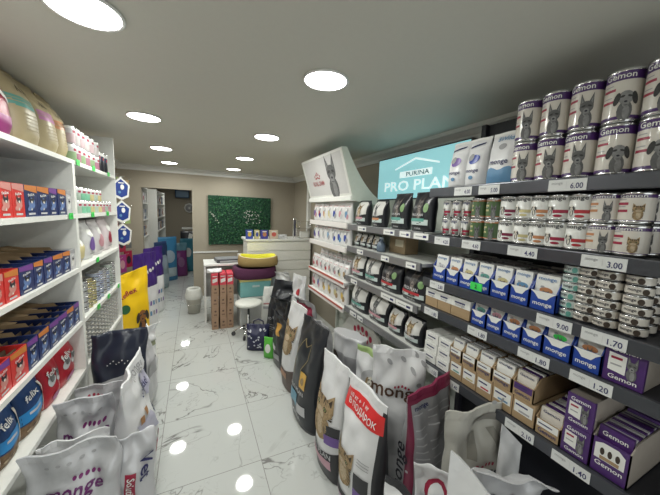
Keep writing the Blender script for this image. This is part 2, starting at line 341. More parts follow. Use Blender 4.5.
# right fixtures
def right_unit(y0, y1, zs, col, backcol, label, topz, depth=.42, rail=None, strip=True, base=True, side=None, name='shop_gondola', inset=0.):
    e = bpy.data.objects.new(name, None); C.objects.link(e); o = (RIGHT_X+depth, (y0+y1)/2); e.location = (o[0], o[1], 0); tag(e, label, 'shelf unit')
    def B(x0, x1, a, b, z0, z1, m, bev=0): return G().box(x0-o[0], x1-o[0], a-o[1], b-o[1], z0, z1, m, bev)
    ob('back_panel', B(RIGHT_X+depth-.02, RIGHT_X+depth, y0, y1, .05, topz, backcol), e)
    for yy in (y0, y1-.03): ob('upright', B(RIGHT_X+depth-.05, RIGHT_X+depth-.021, yy, yy+.03, 0, topz, backcol), e)
    for k, (z, ya, yb) in enumerate(zs):
        s_ = ob('shelf', B(RIGHT_X+.004, RIGHT_X+depth-.052, ya, yb, z-.022, z, col, .004), e)
        if strip: ob('price_rail', B(RIGHT_X-.012, RIGHT_X+.003, ya, yb, z-.045, z+.003, rail or col, .003), s_)
    if base: ob('base_shelf', B(RIGHT_X+.17, RIGHT_X+depth-.052, y0, y1, .0, .16, col, .004), e)
    if side: ob('end_panel', B(RIGHT_X+depth-.36, RIGHT_X+depth-.021, y0-.012, y0-.001, .0, topz, side), e)
    return e
YA, YM, YE = 1.235, 2.16, 3.05
RAILD = M((.10, .105, .12), .3, .6, name='grey_rail')
BZ = [1.8, 1.545, 1.30, 1.14, .815]
right_unit(.0, YA, [(z, .01, YA-.01) for z in BZ], DARKM, DARKM, 'black shop shelving with price rails at the right, full of cans and boxes', 2.2, rail=RAILD)
GW = M((.62, .63, .60), .4, name='pale_metal'); GREEN_W = M((.55, .58, .52), .5)
right_unit(YA+.004, YM, [(1.555, YA+.02, YM-.012), (1.37, YA+.02, YM-.012), (1.11, YA+.02, YM-.012), (.835, YA+.02, YM-.012)], GW, GREEN_W, 'pale metal shelving between the black unit and the red railed unit', 1.78, rail=M((.25, .25, .26), .35, .5))
u = right_unit(YM+.004, YE, [(1.56, YM+.012, YE-.01), (1.345, YM+.012, YE-.01), (1.03, YM+.012, YE-.01), (.80, YM+.012, YE-.01)], WHITE, GREEN_W, 'white shelving of small cat food pouches below the dog poster header', 1.78, rail=M((.74, .70, .68), .4))
# header with leaning poster and swooping side wings
e = bpy.data.objects.new('header_sign', None); C.objects.link(e); e.location = (RIGHT_X, (YM+YE)/2, 1.78); tag(e, 'white header sign with a grey shepherd dog and red crown lettering', 'sign')
hs = Vector((RIGHT_X, (YM+YE)/2, 1.78)); hy0, hy1 = YM-.04-hs.y, YE+.02-hs.y
SG = M((.78, .78, .74), .45)
xt, zt, xb, zb = -.12, .40, 0.0, .02
g = G(); th = .012
g.add([(xb, hy0, zb), (xb, hy1, zb), (xt, hy1, zt), (xt, hy0, zt), (xb+th, hy0, zb), (xb+th, hy1, zb), (xt+th, hy1, zt), (xt+th, hy0, zt)], [(0, 1, 2, 3), (7, 6, 5, 4), (0, 4, 5, 1), (3, 2, 6, 7), (0, 3, 7, 4), (1, 5, 6, 2)], SG)
pn = ob('poster_panel', g, e)
def sloped(x, z, off):     # x runs towards the viewer, z up the slope
    t = z/(zt-zb); return (xb+(xt-xb)*t-off, (hy0+hy1)/2-x, zb+z)
g = G(); g.rect(-.44, .44, .02, .36, M((.62, .61, .60), .5), sloped, .001)
art_dog(g, 0, 0, .27, lambda x, z, off: sloped(.19+x*1.5, .21+z, off), .002); ob('dog_picture', g, pn)
g = G(); g.text('ROYAL CANIN', -.14, .135, RED, sloped, w=.27, h=.045, off=.003)
for i, a in enumerate((-.06, -.03, 0, .03, .06)):
    g.ell(-.14+a, .235-abs(a)*.5, .009, .011, RED, sloped, .003); 
    if i % 2 == 0: g.ell(-.14+a*.8, .215-abs(a)*.5, .008, .009, RED, sloped, .003)
g.poly([(-.19, .185), (-.14, .2), (-.09, .185), (-.09, .175), (-.14, .188), (-.19, .175)], RED, sloped, .003); ob('lettering', g, pn, ); 
ob('ledge', G().box(-.015, .06, hy0-.005, hy1+.005, -.025, .018, SG, .004), e)
for nm, yy in (('near', hy0), ('far', hy1)):
    pts = [(xt, zt), (xt+.05, zt+.005)]+[(xt+.05+(.47)*t, zt+.005-(zt+.04)*(1-(1-t)**2.0)) for t in [i/12 for i in range(1, 13)]]+[(.4, -.075), (.0, -.02), (xb, zb)]
    n = len(pts); V = [(a, yy-.006, b) for a, b in pts]+[(a, yy+.006, b) for a, b in pts]
    ob('side_wing', G().add(V, [tuple(range(n)), tuple(range(n, 2*n))[::-1]]+[(i, n+i, n+(i+1) % n, (i+1) % n) for i in range(n)], M((.66, .70, .62), .45)), e)
# backlit brand sign
e = bpy.data.objects.new('lightbox_sign', None); C.objects.link(e); sY, sX = 1.96, 1.745; e.location = (sX, sY, 1.79); tag(e, 'backlit turquoise lightbox sign with white roof line and brand lettering', 'sign')
hw = .535; fr = ob('frame', G().box(-.025, .03, -hw-.012, hw+.012, -.0, .405, M((.03, .03, .035), .4), .004), e)
TQ = emit((.26, .54, .57), .85, 'turquoise_lightbox'); WL = emit((.75, .9, .9), .75, 'white_lightbox_print')
ob('light_panel', G().box(-.028, -.024, -hw, hw, .012, .393, TQ), e)
sf = lambda x, z, off: (-.028-off, -x, z)
g = G(); g.poly([(-.27, .285), (0, .355), (.27, .285), (.27, .272), (0, .338), (-.27, .272)], WL, sf, .001)
g.rect(-.2, .2, .195, .25, WL, sf, .001); ob('roof_logo', g, e)
g = G(); g.text('PURINA', .03, .2225, M((.1, .3, .35), .5), sf, w=.28, h=.038, off=.002); g.text('PRO PLAN', .01, .125, WL, sf, w=.86, h=.09, off=.002)
ob('lettering', g, e)
# ================================================================== PRODUCTS ON THE BLACK SHELVING
def can_kind(name, cat, R, h, base, top, word, wcol, pic='dog', stripe=None, topband=.22, botband=.12, dogc=None, ears='up'):
    g = G(); zt_ = h*(1-topband); zb_ = h*botband
    prof = [(R*.93, 0), (R, .004), (R, .008), (R*.985, .010), (R*.985, zb_), (R*.985, zt_), (R*.985, h-.010), (R, h-.008), (R, h-.002), (R*.95, h), (R*.93, h-.006), (0, h-.006)]
    mats = [METAL, METAL, METAL, top, base, top, METAL, METAL, METAL, METAL, METAL]
    g.lathe(prof, None, 26, mats=mats)
    g.add([(R*.93*math.cos(2*PI*i/20), R*.93*math.sin(2*PI*i/20), .0005) for i in range(20)], [tuple(range(20))[::-1]], METAL)
    W = wrap(R*.985); t = G()
    t.text(word, 0, zt_+(h*topband-.008)/2 if topband > .15 else h*.8, wcol, W, w=R*1.55, h=h*topband*.5 if topband > .15 else h*.15)
    d = G()
    if pic == 'dog': art_dog(d, R*.42, h*.45, h*.5, W, .0006, ml=.012, ears=ears, c2=None)
    elif pic == 'cat': art_cat(d, R*.42, h*.45, h*.4, W, .0006, ml=.012)
    elif pic == 'small': art_dog(d, -R*.35, h*.48, h*.34, W, .0006, ml=.012, ears='down', c2=FURW)
    s_ = G()
    for k, zz in enumerate((.62, .40) if pic != 'small' else (.36,)):
        if pic == 'small': s_.rect(-R*.1, R*1.1, h*.3, h*.42, stripe, W, .0006, .01); s_.ell(R*.3, h*.2, R*.35, h*.05, stripe, W, .0006, maxlen=.01)
        else: s_.rect(-R*.95, -R*.15, h*zz-.004, h*zz+.004, stripe or BURG, W, .0006, .01); s_.rect(-R*.9, -R*.3, h*zz+.012, h*zz+.015, GREYP, W, .0006, .01)
    return K(name, cat, [('can_body', g), ('lettering', t), ('animal_picture', d), ('label_stripe', s_)])
LAB = M((.66, .62, .56), .35, coat=.3); LABW = M((.72, .72, .69), .35, coat=.3); PUR = M((.07, .025, .14), .3, coat=.3)
bigR, bigH = .0465, .162
big1 = can_kind('food_can', 'can', bigR, bigH, LAB, PUR, 'Gemon', WHITE, 'dog', DRED, ears='up'); big2 = can_kind('food_can', 'can', bigR, bigH, LAB, PUR, 'Gemon', WHITE, 'dog', DRED, ears='down')
z0 = BZ[0]+.003
ys = [.767-.0955*i for i in range(6)]
for i, yy in enumerate(ys):
    for r, row in enumerate(('bottom', 'top')):
        kk = big2 if i >= 3 else big1
        kk.put((RIGHT_X+.058, yy, z0+r*(bigH+.0015)), FACE_R+random.uniform(-.12, .12), f'big purple and white dog food can, {row} row of top shelf, {ORD[i]} from the left', 'big dog food cans on the top black shelf')
small = can_kind('food_can', 'can', .0275, .094, LABW, LABW, 'monge', NAVYINK, 'small', DRED, .12, .1)
green = can_kind('food_can', 'can', .0362, .098, M((.07, .13, .05), .35), M((.45, .16, .07), .35), 'monge', WHITE, 'dog', LYEL, .18, .14)
mong = {}
for nm, c in (('red', DRED), ('orange', ORANGE), ('yellow', LYEL), ('crimson', RED), ('brown', BURG)): mong[nm] = can_kind('food_can', 'can', .0405, .100, LABW, LABW, 'monge', INK, 'small', c, .12, .1)
gem = can_kind('food_can', 'can', .042, .1, LAB, PUR, 'Gemon', WHITE, 'dog', ORANGE, .2, .12); gem2 = can_kind('food_can', 'can', .042, .1, LAB, PUR, 'Gemon', WHITE, 'cat', DRED, .2, .12)
z1 = BZ[1]+.003
xs = [(441.5, small, .094, 'small white dog food can'), (450.5, small, .094, 'small white dog food can'), (460.5, small, .094, 'small white dog food can'), (472, green, .098, 'green and orange dog food can'), (486.5, green, .098, 'green and orange dog food can'),
      (502, mong['brown'], .1, 'white dog food can with dark red stripe'), (518, mong['yellow'], .1, 'white dog food can with yellow stripe'), (533.5, mong['orange'], .1, 'white dog food can with orange stripe'), (551, mong['red'], .1, 'white dog food can with red stripe'),
      (572.5, mong['crimson'], .1, 'white dog food can with crimson stripe')]
for i, (px, kk, hh, nm) in enumerate(xs):
    for r, row in enumerate(('lower', 'upper')):
        kk.put((RIGHT_X+.055, y_at(px, RIGHT_X+.012, z1+.05), z1+r*(hh+.0015)), FACE_R+random.uniform(-.1, .1), f'{nm}, {row} one of column {ORD[i]}, second shelf', 'cans on the second black shelf')
for px, dep, kk, nm in ((595.5, 0, gem, 'purple topped can next to the last white can'), (625, 0, gem2, 'front purple topped can at the right end')):
    for r, row in enumerate(('lower', 'upper')):
        kk.put((RIGHT_X+.055+dep, y_at(px, RIGHT_X+.012, z1+.05), z1+r*.1015), FACE_R, f'{nm} of the second shelf, {row} row', 'purple topped cans')
yy = y_at(625, RIGHT_X+.012, z1+.05)
for k in (1, 2, 3):
    for r, row in enumerate(('lower', 'upper')): gem.put((RIGHT_X+.055+.09*k, yy-.004*k, z1+r*.1015), FACE_R, f'purple topped can, {ORD[k]} from the front in the right end file, {row} row', 'purple topped cans')
# Monge bags on the top shelf
def mong_bag(w, h, wave, blue=LBLUE):
    def let(g, S): g.text('monge', 0, h*.40 if wave else h*.3, NAVYINK, S, w=w*.62, off=.003)
    def pic(g, S):
        if wave: g.poly([(-w*.46, h*.04)]+[(w*.46, h*.04)]+[(w*.46-w*.92*i/8, h*(.30+.03*math.sin(i*1.3))) for i in range(9)], blue, S, .002, .02); g.text('BWild', 0, h*.88, blue, S, w=w*.5, off=.003); g.ell(0, h*.72, w*.13, h*.06, GREYP, S, .002, maxlen=.02)
        else:
            g.ell(w*.05, h*.55, w*.26, h*.09, blue, S, .002, rot=.4, maxlen=.02); g.ell(-w*.12, h*.6, w*.14, h*.08, GREYP, S, .0024, rot=-.5, maxlen=.02); g.poly([(-w*.36, h*.8), (w*.3, h*.86), (w*.32, h*.9), (-w*.34, h*.84)], NAVY, S, .002, .02); g.ell(.0, h*.18, w*.12, h*.04, LBLUE, S, .002, maxlen=.02)
    return bag_kind('pet_food_bag', 'bag', w, h, .085, [(0, WBAG)], [('lettering', let), ('printed_picture', pic)], seal_m=WHITE, nu=12, nv=14, seed=w*30, wr=.003, lean=(0, .02))
mb1, mb2, mb3 = mong_bag(.112, .235, 0, VIOLET), mong_bag(.112, .235, 0, BLUE), mong_bag(.142, .235, 1)
for px, kk, lb in ((451, mb1, 'small white bag with purple swoosh, left of three on the top black shelf'), (468.5, mb2, 'small white bag with dark blue print, middle of three on the top black shelf'), (494, mb3, 'white bag with bright blue wave, beside the big cans on the top shelf')):
    kk.put((RIGHT_X+.07, y_at(px, RIGHT_X+.02, z0), z0), FACE_R, lb, 'white bags on the top black shelf')
# cartons of pouches
def tray_kind(w, h, d, box_m, side_m, front_h, pouch_m, word, wcol, art=None, pouch_edge=None, n=10, front_label=None, name='display_carton', lower_text=None, cap=None):
    """open carton, front lip lower than the pouches standing inside; width along local x, front at y=0, goes back to +d"""
    g = G(); t = .004
    g.box(-w/2, w/2, 0, t, 0, front_h, box_m); g.box(-w/2, w/2, d-t, d, 0, h*.9, side_m)
    for q in (-1, 1):
        x0, x1 = (-w/2, -w/2+t) if q < 0 else (w/2-t, w/2)
        g.add([(x, y, z) for x in (x0, x1) for y, z in ((0, 0), (d, 0), (d, h*.93), (d*.12, h*.93), (0, front_h))], [(0, 1, 2, 3, 4), (9, 8, 7, 6, 5), (4, 3, 8, 9), (3, 2, 7, 8), (0, 5, 6, 1), (0, 4, 9, 5), (1, 6, 7, 2)], side_m)
    g.box(-w/2, w/2, t, d-t, 0, t, side_m)
    F = flat(0); l = G()
    l.text(lower_text or word, 0, front_h*.3, wcol, F, w=w*.72, h=min(.016, front_h*.26), off=.0012)
    parts = [('carton', g), ('lettering', l)]
    if front_label:
        q = G(); front_label(q, F); parts.append(('printed_label', q))
    pm = []
    for k in range(n):
        y = t+.006+k*(d-.02)/n; p = G(); tilt = .018
        hh = h*(1 if k == 0 else random.uniform(.94, 1.0))
        p.add([(x, yy_, z) for x in (-w/2+t+.002, w/2-t-.002) for yy_, z in ((y, t), (y+.010, t), (y+.008+tilt, hh), (y+.002+tilt*.6, hh))], [(0, 1, 2, 3), (7, 6, 5, 4), (0, 4, 5, 1), (3, 2, 6, 7), (0, 3, 7, 4), (1, 5, 6, 2)], pouch_m if (k == 0 or not pouch_edge) else pouch_edge[k % len(pouch_edge)])
        sub = []
        if k == 0:
            S = lambda x, z, off: (x, y+.0015+tilt*.6*(z-t)/(hh-t)-off-.0008, z)
            q = G(); q.text(word, 0, h*.87, cap or NAVYINK, S, w=w*.66, h=h*.1); sub.append(('lettering', q))
            if art: q = G(); art(q, 0, h*.62, h*.34, S, .0006); sub.append(('animal_picture', q))
        parts.append(('pouch', p, sub))
    return K(name, 'carton', parts)
def blue_wave(w, fh):
    def f(g, S):
        g.poly([(-w/2+.001, fh), (w/2-.001, fh), (w*.3, fh*.82), (w*.16, fh*.60), (-w*.16, fh*.60), (-w*.3, fh*.82)], PAPER, S, .0008)
    return f
BCARD = M((.015, .055, .32), .4, coat=.2)
def color_art(c):
    def f(g, x, z, s, S, off): g.ell(x, z-.16*s, .5*s, .26*s, c, S, off); g.ell(x-.3*s, z+.1*s, .16*s, .1*s, GREYP, S, off); (art_cat if random.random() < .6 else art_dog)(g, x, z-.02, s*.75, S, off+.0006)
    return f
cols = [LGREY, ORANGE, LYEL, TEAL, LYEL, LBLUE, ORANGE]
e3 = [432, 445, 458, 473, 489, 508, 528, 555]; z3 = BZ[2]+.002
for i in range(7):
    ya, yb = y_at(e3[i], RIGHT_X+.012, z3), y_at(e3[i+1], RIGHT_X+.012, z3); w_ = abs(ya-yb)-.003
    kk = tray_kind(w_, .138, .33, BCARD, BCARD, .075, PAPER, 'monge', WHITE, color_art(cols[i]), [LGREY, GREYP, PAPER, LGREY], 12, blue_wave(w_, .075), cap=M((.1, .2, .4), .5))
    kk.put((RIGHT_X+.012, (ya+yb)/2, z3), FACE_R, f'blue display carton of white pouches, {ORD[i]} from the left on the third black shelf', 'blue cartons on the third black shelf')
e4 = [425, 437, 450, 469]; z4 = BZ[3]+.002
def wl(w, fh, c=PAPER):
    def f(g, S): g.rect(-w*.42, w*.42, fh*.52, fh*.97, c, S, .0008); g.rect(-w*.36, w*.2, fh*.7, fh*.78, NAVYINK, S, .0014)
    return f
for i in range(3):
    ya, yb = y_at(e4[i], RIGHT_X+.012, z4), y_at(e4[i+1], RIGHT_X+.012, z4); w_ = abs(ya-yb)-.003
    g = G().box(-w_/2, w_/2, 0, .3, 0, .098, KRAFT, .002); q = G().box(-w_/2-.001, w_/2+.001, -.001, .29, .052, .1, PAPER, .002); l = G(); l.rect(-w_*.3, w_*.25, .072, .080, NAVYINK, flat(-.001), .001); l.text('monge', 0, .062, GREYP, flat(-.001), w=w_*.5)
    K('food_carton', 'carton', [('carton', g), ('white_lid', q), ('lettering', l)]).put((RIGHT_X+.012, (ya+yb)/2, z4), FACE_R, f'brown carton with white lid, {ORD[i]} from the left on the fourth black shelf', 'brown cartons on the fourth black shelf')
e4 = [470, 485, 501, 520, 541, 570, 600]; cols = [TEAL, PINK, ORANGE, ORANGE, GREEN, ORANGE]
for i in range(6):
    ya, yb = y_at(e4[i], RIGHT_X+.012, z4), y_at(e4[i+1], RIGHT_X+.012, z4); w_ = abs(ya-yb)-.003
    kk = tray_kind(w_, .132, .33, BCARD, BCARD, .07, PAPER, 'monge', WHITE, color_art(cols[i]), [LGREY, GREYP, PAPER], 10, blue_wave(w_, .07), cap=M((.1, .2, .4), .5))
    kk.put((RIGHT_X+.012, (ya+yb)/2, z4), FACE_R, f'blue display carton of dog pouches, {ORD[i]} from the left on the fourth black shelf', 'blue cartons on the fourth black shelf')
CARDG = M((.34, .30, .26), .7)
def gem_front(w, h):
    def f(g, S):
        g.poly([(-w*.4, h*.30), (w*.05, h*.26), (w*.05, h*.72), (-w*.4, h*.75)], PAPER, S, .001); g.rect(-w*.34, -w*.05, h*.6, h*.66, DRED, S, .0016); g.rect(-w*.34, -w*.05, h*.44, h*.48, GREYP, S, .0016); art_dog(g, w*.2, h*.54, h*.42, S, .0014)
    return f
def gem_box(w, h, d):
    g = G().box(-w/2, w/2, 0, d, 0, h, CARDG, .0015); f = G().box(-w/2-.0005, w/2+.0005, -.002, .01, 0, h, PUR); p = G(); gem_front(w, h)(p, flat(-.002)); t = G()
    t.text('Gemon', 0, h*.86, WHITE, flat(-.002), w=w*.72, h=h*.12); t.text('Gemon', 0, h*.15, WHITE, flat(-.002), w=w*.72, h=h*.11)
    return K('food_carton', 'carton', [('carton', g), ('purple_front', f), ('animal_picture', p), ('lettering', t)])
ya, yb = y_at(602, RIGHT_X+.012, z4), y_at(642, RIGHT_X+.012, z4)
gem_box(abs(ya-yb), .130, .34).put((RIGHT_X+.012, (ya+yb)/2, z4), FACE_R, 'purple dog food carton at the right end of the fourth black shelf')
# tins in columns on shelf three
def tin_kind(R, h, c, pc):
    g = G(); g.lathe([(R*.9, 0), (R*.97, .003), (R, .006), (R, h-.004), (R*1.01, h-.003), (R*1.01, h), (R*.94, h), (R*.92, h-.003), (0, h-.003)], None, 22, mats=[METAL, METAL, c, METAL, METAL, METAL, METAL, METAL])
    g.add([(R*.9*math.cos(2*PI*i/16), R*.9*math.sin(2*PI*i/16), .0005) for i in range(16)], [tuple(range(16))[::-1]], METAL)
    W = wrap(R); t = G(); t.text('monge', -R*.25, h*.55, INK, W, w=R*.95, h=h*.3, off=.0008); s_ = G(); s_.ell(R*.55, h*.5, R*.25, h*.3, pc, W, .0006, maxlen=.01); s_.rect(-R*.9, R*.9, h*.17, h*.24, pc, W, .0006, .01)
    return K('food_tin', 'tin', [('tin_body', g), ('lettering', t), ('printed_picture', s_)])
tinA, tinB = tin_kind(.031, .0315, M((.55, .62, .60), .35), TEAL), tin_kind(.0335, .0315, LAB, FURD)
tcol = [(567, tinA, 'green tinged'), (583, tinB, 'brown print'), (603, tinB, 'brown print'), (632, tinB, 'brown print')]
for ci, (px, kk, nm) in enumerate(tcol):
    yy = y_at(px, RIGHT_X+.012, z3+.1)
    for dep in range(1 if ci < 3 else 3):
        for k in range(6):
            where = f'column {ORD[ci]} from the left' if dep == 0 else f'right end column, {ORD[dep]} file back'
            kk.put((RIGHT_X+.048+dep*.070+(k % 2)*.002, yy+random.uniform(-.002, .002), z3+k*.0320), FACE_R+random.uniform(-.25, .25), f'small flat {nm} tin, {where}, {ORD[k]} up from the shelf', 'flat tins stacked on the third black shelf')
# shelf five: brown trays of pouches two and three high
z5 = BZ[4]+.002
def five(a, b, z, h, fh, n, word, edges, lbl, body=KRAFT, front=PAPER, d=.33, art=None, lip=None, lt=None):
    ya, yb = y_at(a, RIGHT_X+.012, z), y_at(b, RIGHT_X+.012, z); w_ = abs(ya-yb)-.003
    fl_ = lip or wl(w_, fh)
    tray_kind(w_, h, d, body, KRAFT if body is KRAFT else CARDG, fh, front, word, WHITE if body is PUR else NAVYINK, art, edges, n, fl_, lower_text=lt).put((RIGHT_X+.012, (ya+yb)/2, z), FACE_R, lbl, 'pouch cartons on the lowest black shelf')
WE = [PAPER, GREYP, LGREY, PAPER, KRAFT]; PE = [LGREY, PUR, PAPER, PUR, LGREY]
for k in range(3):
    for j, (a, b) in enumerate(((423, 435), (435.5, 448))):
        ya, yb = y_at(a, RIGHT_X+.012, z5), y_at(b, RIGHT_X+.012, z5); w_ = abs(ya-yb)-.002
        g = G().box(-w_/2, w_/2, 0, .28, 0, .055, PAPER, .002); l = G(); l.rect(-w_*.32, w_*.3, .03, .037, NAVYINK, flat(0), .001); l.rect(-w_*.32, w_*.1, .015, .019, GREYP, flat(0), .001)
        K('food_carton', 'carton', [('carton', g), ('lettering', l)]).put((RIGHT_X+.012+.004*k, (ya+yb)/2, z5+k*.0565), FACE_R, f'slim white carton, {("left", "right")[j]} pile at the far end of the lowest black shelf, {ORD[k]} up', 'slim white cartons')
ed = [449, 461, 475, 491, 511, 533]
nm5 = ['teal', 'yellow', 'red', 'blue', 'grey']; cs5 = [TEAL, LYEL, RED, LBLUE, GREYP]
for i in range(5):
    a, b = ed[i], ed[i+1]; ya, yb = y_at(a, RIGHT_X+.012, z5), y_at(b, RIGHT_X+.012, z5); w_ = abs(ya-yb)-.003
    def cl(c, w=w_):
        def f(g, S): g.rect(-w*.42, w*.42, .032, .082, PAPER, S, .0008); g.rect(-w*.36, w*.2, .062, .069, NAVYINK, S, .0014); g.rect(-w*.2, w*.3, .037, .045, c, S, .0014)
        return f
    lastp = i == 4
    g = G().box(-w_/2, w_/2, 0, .32, 0, .095, KRAFT, .002); q = G(); (cl(cs5[i]))(q, flat(0))
    K('food_carton', 'carton', [('carton', g), ('printed_label', q)]).put((RIGHT_X+.012, (ya+yb)/2, z5), FACE_R, f'closed brown carton with white label, {ORD[i]} in the bottom layer, lowest black shelf', 'closed brown cartons')
    five(a, b, z5+.0965, .108, .062, 13, 'monge' if i < 4 else 'Gemon', WE if i < 4 else PE, f'open brown carton of {"white" if i < 4 else "purple striped"} pouches, {ORD[i]} in the upper layer, lowest black shelf', lip=None if i < 4 else wl(w_, .062, PUR), front=PAPER if i < 4 else LAB)
five(533.5, 559, z5, .105, .062, 13, 'Gemon', PE, 'open brown carton of purple striped pouches resting directly on the lowest black shelf', front=LAB)
ya, yb = y_at(560, RIGHT_X+.012, z5), y_at(587, RIGHT_X+.012, z5)
gb = gem_box(abs(ya-yb)-.003, .112, .33)
gb.put((RIGHT_X+.012, (ya+yb)/2, z5), FACE_R, 'purple dog food carton under another one on the lowest black shelf'); gb.put((RIGHT_X+.012, (ya+yb)/2, z5+.1135), FACE_R, 'purple dog food carton stacked on another one on the lowest black shelf')
ya, yb = y_at(588, RIGHT_X+.012, z5), y_at(626, RIGHT_X+.012, z5); w_ = abs(ya-yb)
def gl(g, S, w=w_): g.poly([(-w*.4, .05), (w*.38, .05), (w*.38, .095), (w*.2, .11), (-w*.2, .11), (-w*.4, .1)], PAPER, S, .0008); [g.ell(w*a, .08, w*.06, .013, FURD, S, .0014) for a in (-.2, 0, .2)]; g.rect(-w*.25, w*.25, .052, .064, KRAFT, S, .0014)
kk = tray_kind(w_, .155, .36, PUR, CARDG, .118, PUR, 'Gemon', WHITE, None, [PUR, LGREY, VIOLET, PUR, GREYP], 20, gl, cap=WHITE)
kk.put((RIGHT_X+.012, (ya+yb)/2, z5), FACE_R, 'large purple tray packed with shiny purple pouches, right end of the lowest black shelf')
# price tags
def price_kind(p, w=.125, h=.04):
    g = G().box(-w/2, w/2, -.002, 0, 0, h, M((.66, .67, .66), .4)); t = G(); t.text(p, w*.26, h*.42, NAVYINK, flat(-.002), w=w*.32, h=h*.5, off=.0006); t.text('monge', -w*.26, h*.62, GREYP, flat(-.002), w=w*.3, h=h*.25, off=.0006)
    t.rect(-w*.01, w*.0, h*.2, h*.8, LGREY, flat(-.002), .0006); return K('price_tag', 'price tag', [('card', g), ('lettering', t)])
TAGS = [(0, 463, '4.00'), (0, 489, '5.00'), (0, 567, '6.00'), (1, 442, '4.20'), (1, 471, '4.60'), (1, 522, '4.40'), (1, 603, '3.00'), (2, 437, '2.80'), (2, 553.5, '9.00'), (2, 603, '1.70'), (3, 431, '1.80'), (3, 477, '1.80'), (3, 533, '1.80'), (3, 590, '1.20'),
        (4, 431, '1.50'), (4, 451, '1.40'), (4, 519, '2.10'), (4, 570, '1.40')]
SH = ['top', 'second', 'third', 'fourth', 'lowest']
cnt = {}
for s_, px, p in TAGS:
    z = BZ[s_]-.043; k = cnt.get(s_, 0); cnt[s_] = k+1
    price_kind(p, .10 if px < 500 else .115).put((RIGHT_X-.0125, y_at(px, RIGHT_X-.012, z+.02), z), FACE_R, f'price tag reading {p} on the {SH[s_]} black shelf, {ORD[k]} from the left', 'price tags on the black shelving')
gt = K('price_tag', 'price tag', [('card', G().box(-.03, .03, -.003, 0, 0, .035, GREEN)), ('mark', G().text('2', 0, .018, INK, flat(-.003), h=.018))])
gt.put((RIGHT_X-.016, y_at(476.5, RIGHT_X-.016, 1.34), 1.315), FACE_R, 'bright green price sticker on a blue carton of the third black shelf')
# ================================================================== PALE UNIT (dark pouches)
def pp_kind(w, h, d, lab, dark=False, seed=1, art='cat', rnd=False):
    def win(g, S):
        if not dark:
            g.poly([(-w*.44, h*.45), (0, h*.38), (w*.44, h*.45), (w*.44, h*.86), (w*.3, h*.94), (-w*.3, h*.94), (-w*.44, h*.86)], M((.66, .65, .62), .4), S, .002, .03)
            (art_cat if art == 'cat' else art_dog)(g, -w*.02, h*.66, w*.5, S, .004, ml=.03)
        else:
            (art_dog)(g, w*.02, h*.68, w*.62, S, .003, ml=.03, c1=M((.07, .06, .055), .5), c2=M((.2, .17, .15), .5)); g.ell(w*.3, h*.6, w*.09, h*.12, M((.2, .33, .14), .5), S, .003, maxlen=.03)
    def lb(g, S): g.rect(-w*.42, w*.42, h*.16, h*.30, M((.52, .6, .58), .4), S, .003, .03); g.rect(-w*.42, w*.3, h*.25, h*.33, lab, S, .0045, .03)
    def le(g, S): g.text('PRO PLAN', -w*.03, h*.42, LGREY, S, w=w*.55, off=.006); g.rect(-w*.35, w*.1, h*.19, h*.205, INK, S, .006); g.rect(-w*.35, w*.2, h*.22, h*.235, INK, S, .006); g.text('PURINA', 0, h*.07, LGREY, S, w=w*.3, off=.005)
    return bag_kind('pet_food_pouch', 'pouch', w, h, d, [(0, BLACKP)], [('picture_panel', win), ('printed_label', lb), ('lettering', le)], seal_m=BLACKP if dark else None, nu=12, nv=14, seed=seed, wr=.002, boxy=.4, lean=(0, .015))
def edgeput(kind_fn, a, b, z, label, group, inset=.02, **kw):
    ya, yb = y_at(a, RIGHT_X+inset, z), y_at(b, RIGHT_X+inset, z); w_ = abs(ya-yb)
    return kind_fn(w_-.004).put((RIGHT_X+inset+.05, (ya+yb)/2, z+.002), FACE_R, label, group)
GP = 'dark pouches on the pale metal shelving'
for a, b, z, h, lab, dk, ar, lbl in (
    (353, 364, 1.555, .2, PINK, 0, 'cat', 'black pouch with cat photo, far left of the top pale shelf'), (369, 380.5, 1.555, .2, ORANGE, 0, 'dog', 'black pouch with dog photo, beside the two tall black bags on top shelf'),
    (387.5, 403, 1.555, .235, TEAL, 1, 'dog', 'tall black bag with teal label, left of the pair before the turquoise sign'), (407, 427, 1.555, .235, TEAL, 1, 'dog', 'tall black bag with teal label, right of the pair before the turquoise sign'),
    (349.5, 362, 1.11, .205, PINK, 0, 'cat', 'black and white pouch with pink label, left end of third pale shelf'), (362, 377, 1.11, .205, TEAL, 0, 'dog', 'black and white pouch with green label, second on third pale shelf'),
    (377.5, 396, 1.11, .205, RED, 1, 'dog', 'wide black bag with red label, third on third pale shelf'), (398, 424, 1.11, .2, RED, 1, 'dog', 'widest black bag with red label, right end of third pale shelf'),
    (348.5, 364, .835, .215, TEAL, 0, 'dog', 'black and white pouch with green label, left end of lowest pale shelf'), (365.5, 384, .835, .2, PINK, 0, 'dog', 'wide black pouch with pink label, second on lowest pale shelf'),
    (385, 399, .835, .17, PINK, 0, 'cat', 'small round topped black pouch, third on lowest pale shelf'), (400.5, 417, .835, .17, LGREY, 0, 'cat', 'small round topped black pouch, right end of lowest pale shelf')):
    edgeput(lambda w_: pp_kind(w_, h, .1, lab, dk, seed=a*.1, art=ar), a, b, z, lbl, GP)
for i, (a, b) in enumerate(((351, 356), (356.5, 362), (362.5, 367.5), (368, 374))):
    edgeput(lambda w_: pp_kind(w_, .115, .05, LGREY, 0, seed=i, art='cat'), a, b, 1.37, f'tiny dark pouch with cat photo, {ORD[i]} from the left on second pale shelf', 'tiny pouches on second pale shelf', inset=.03)
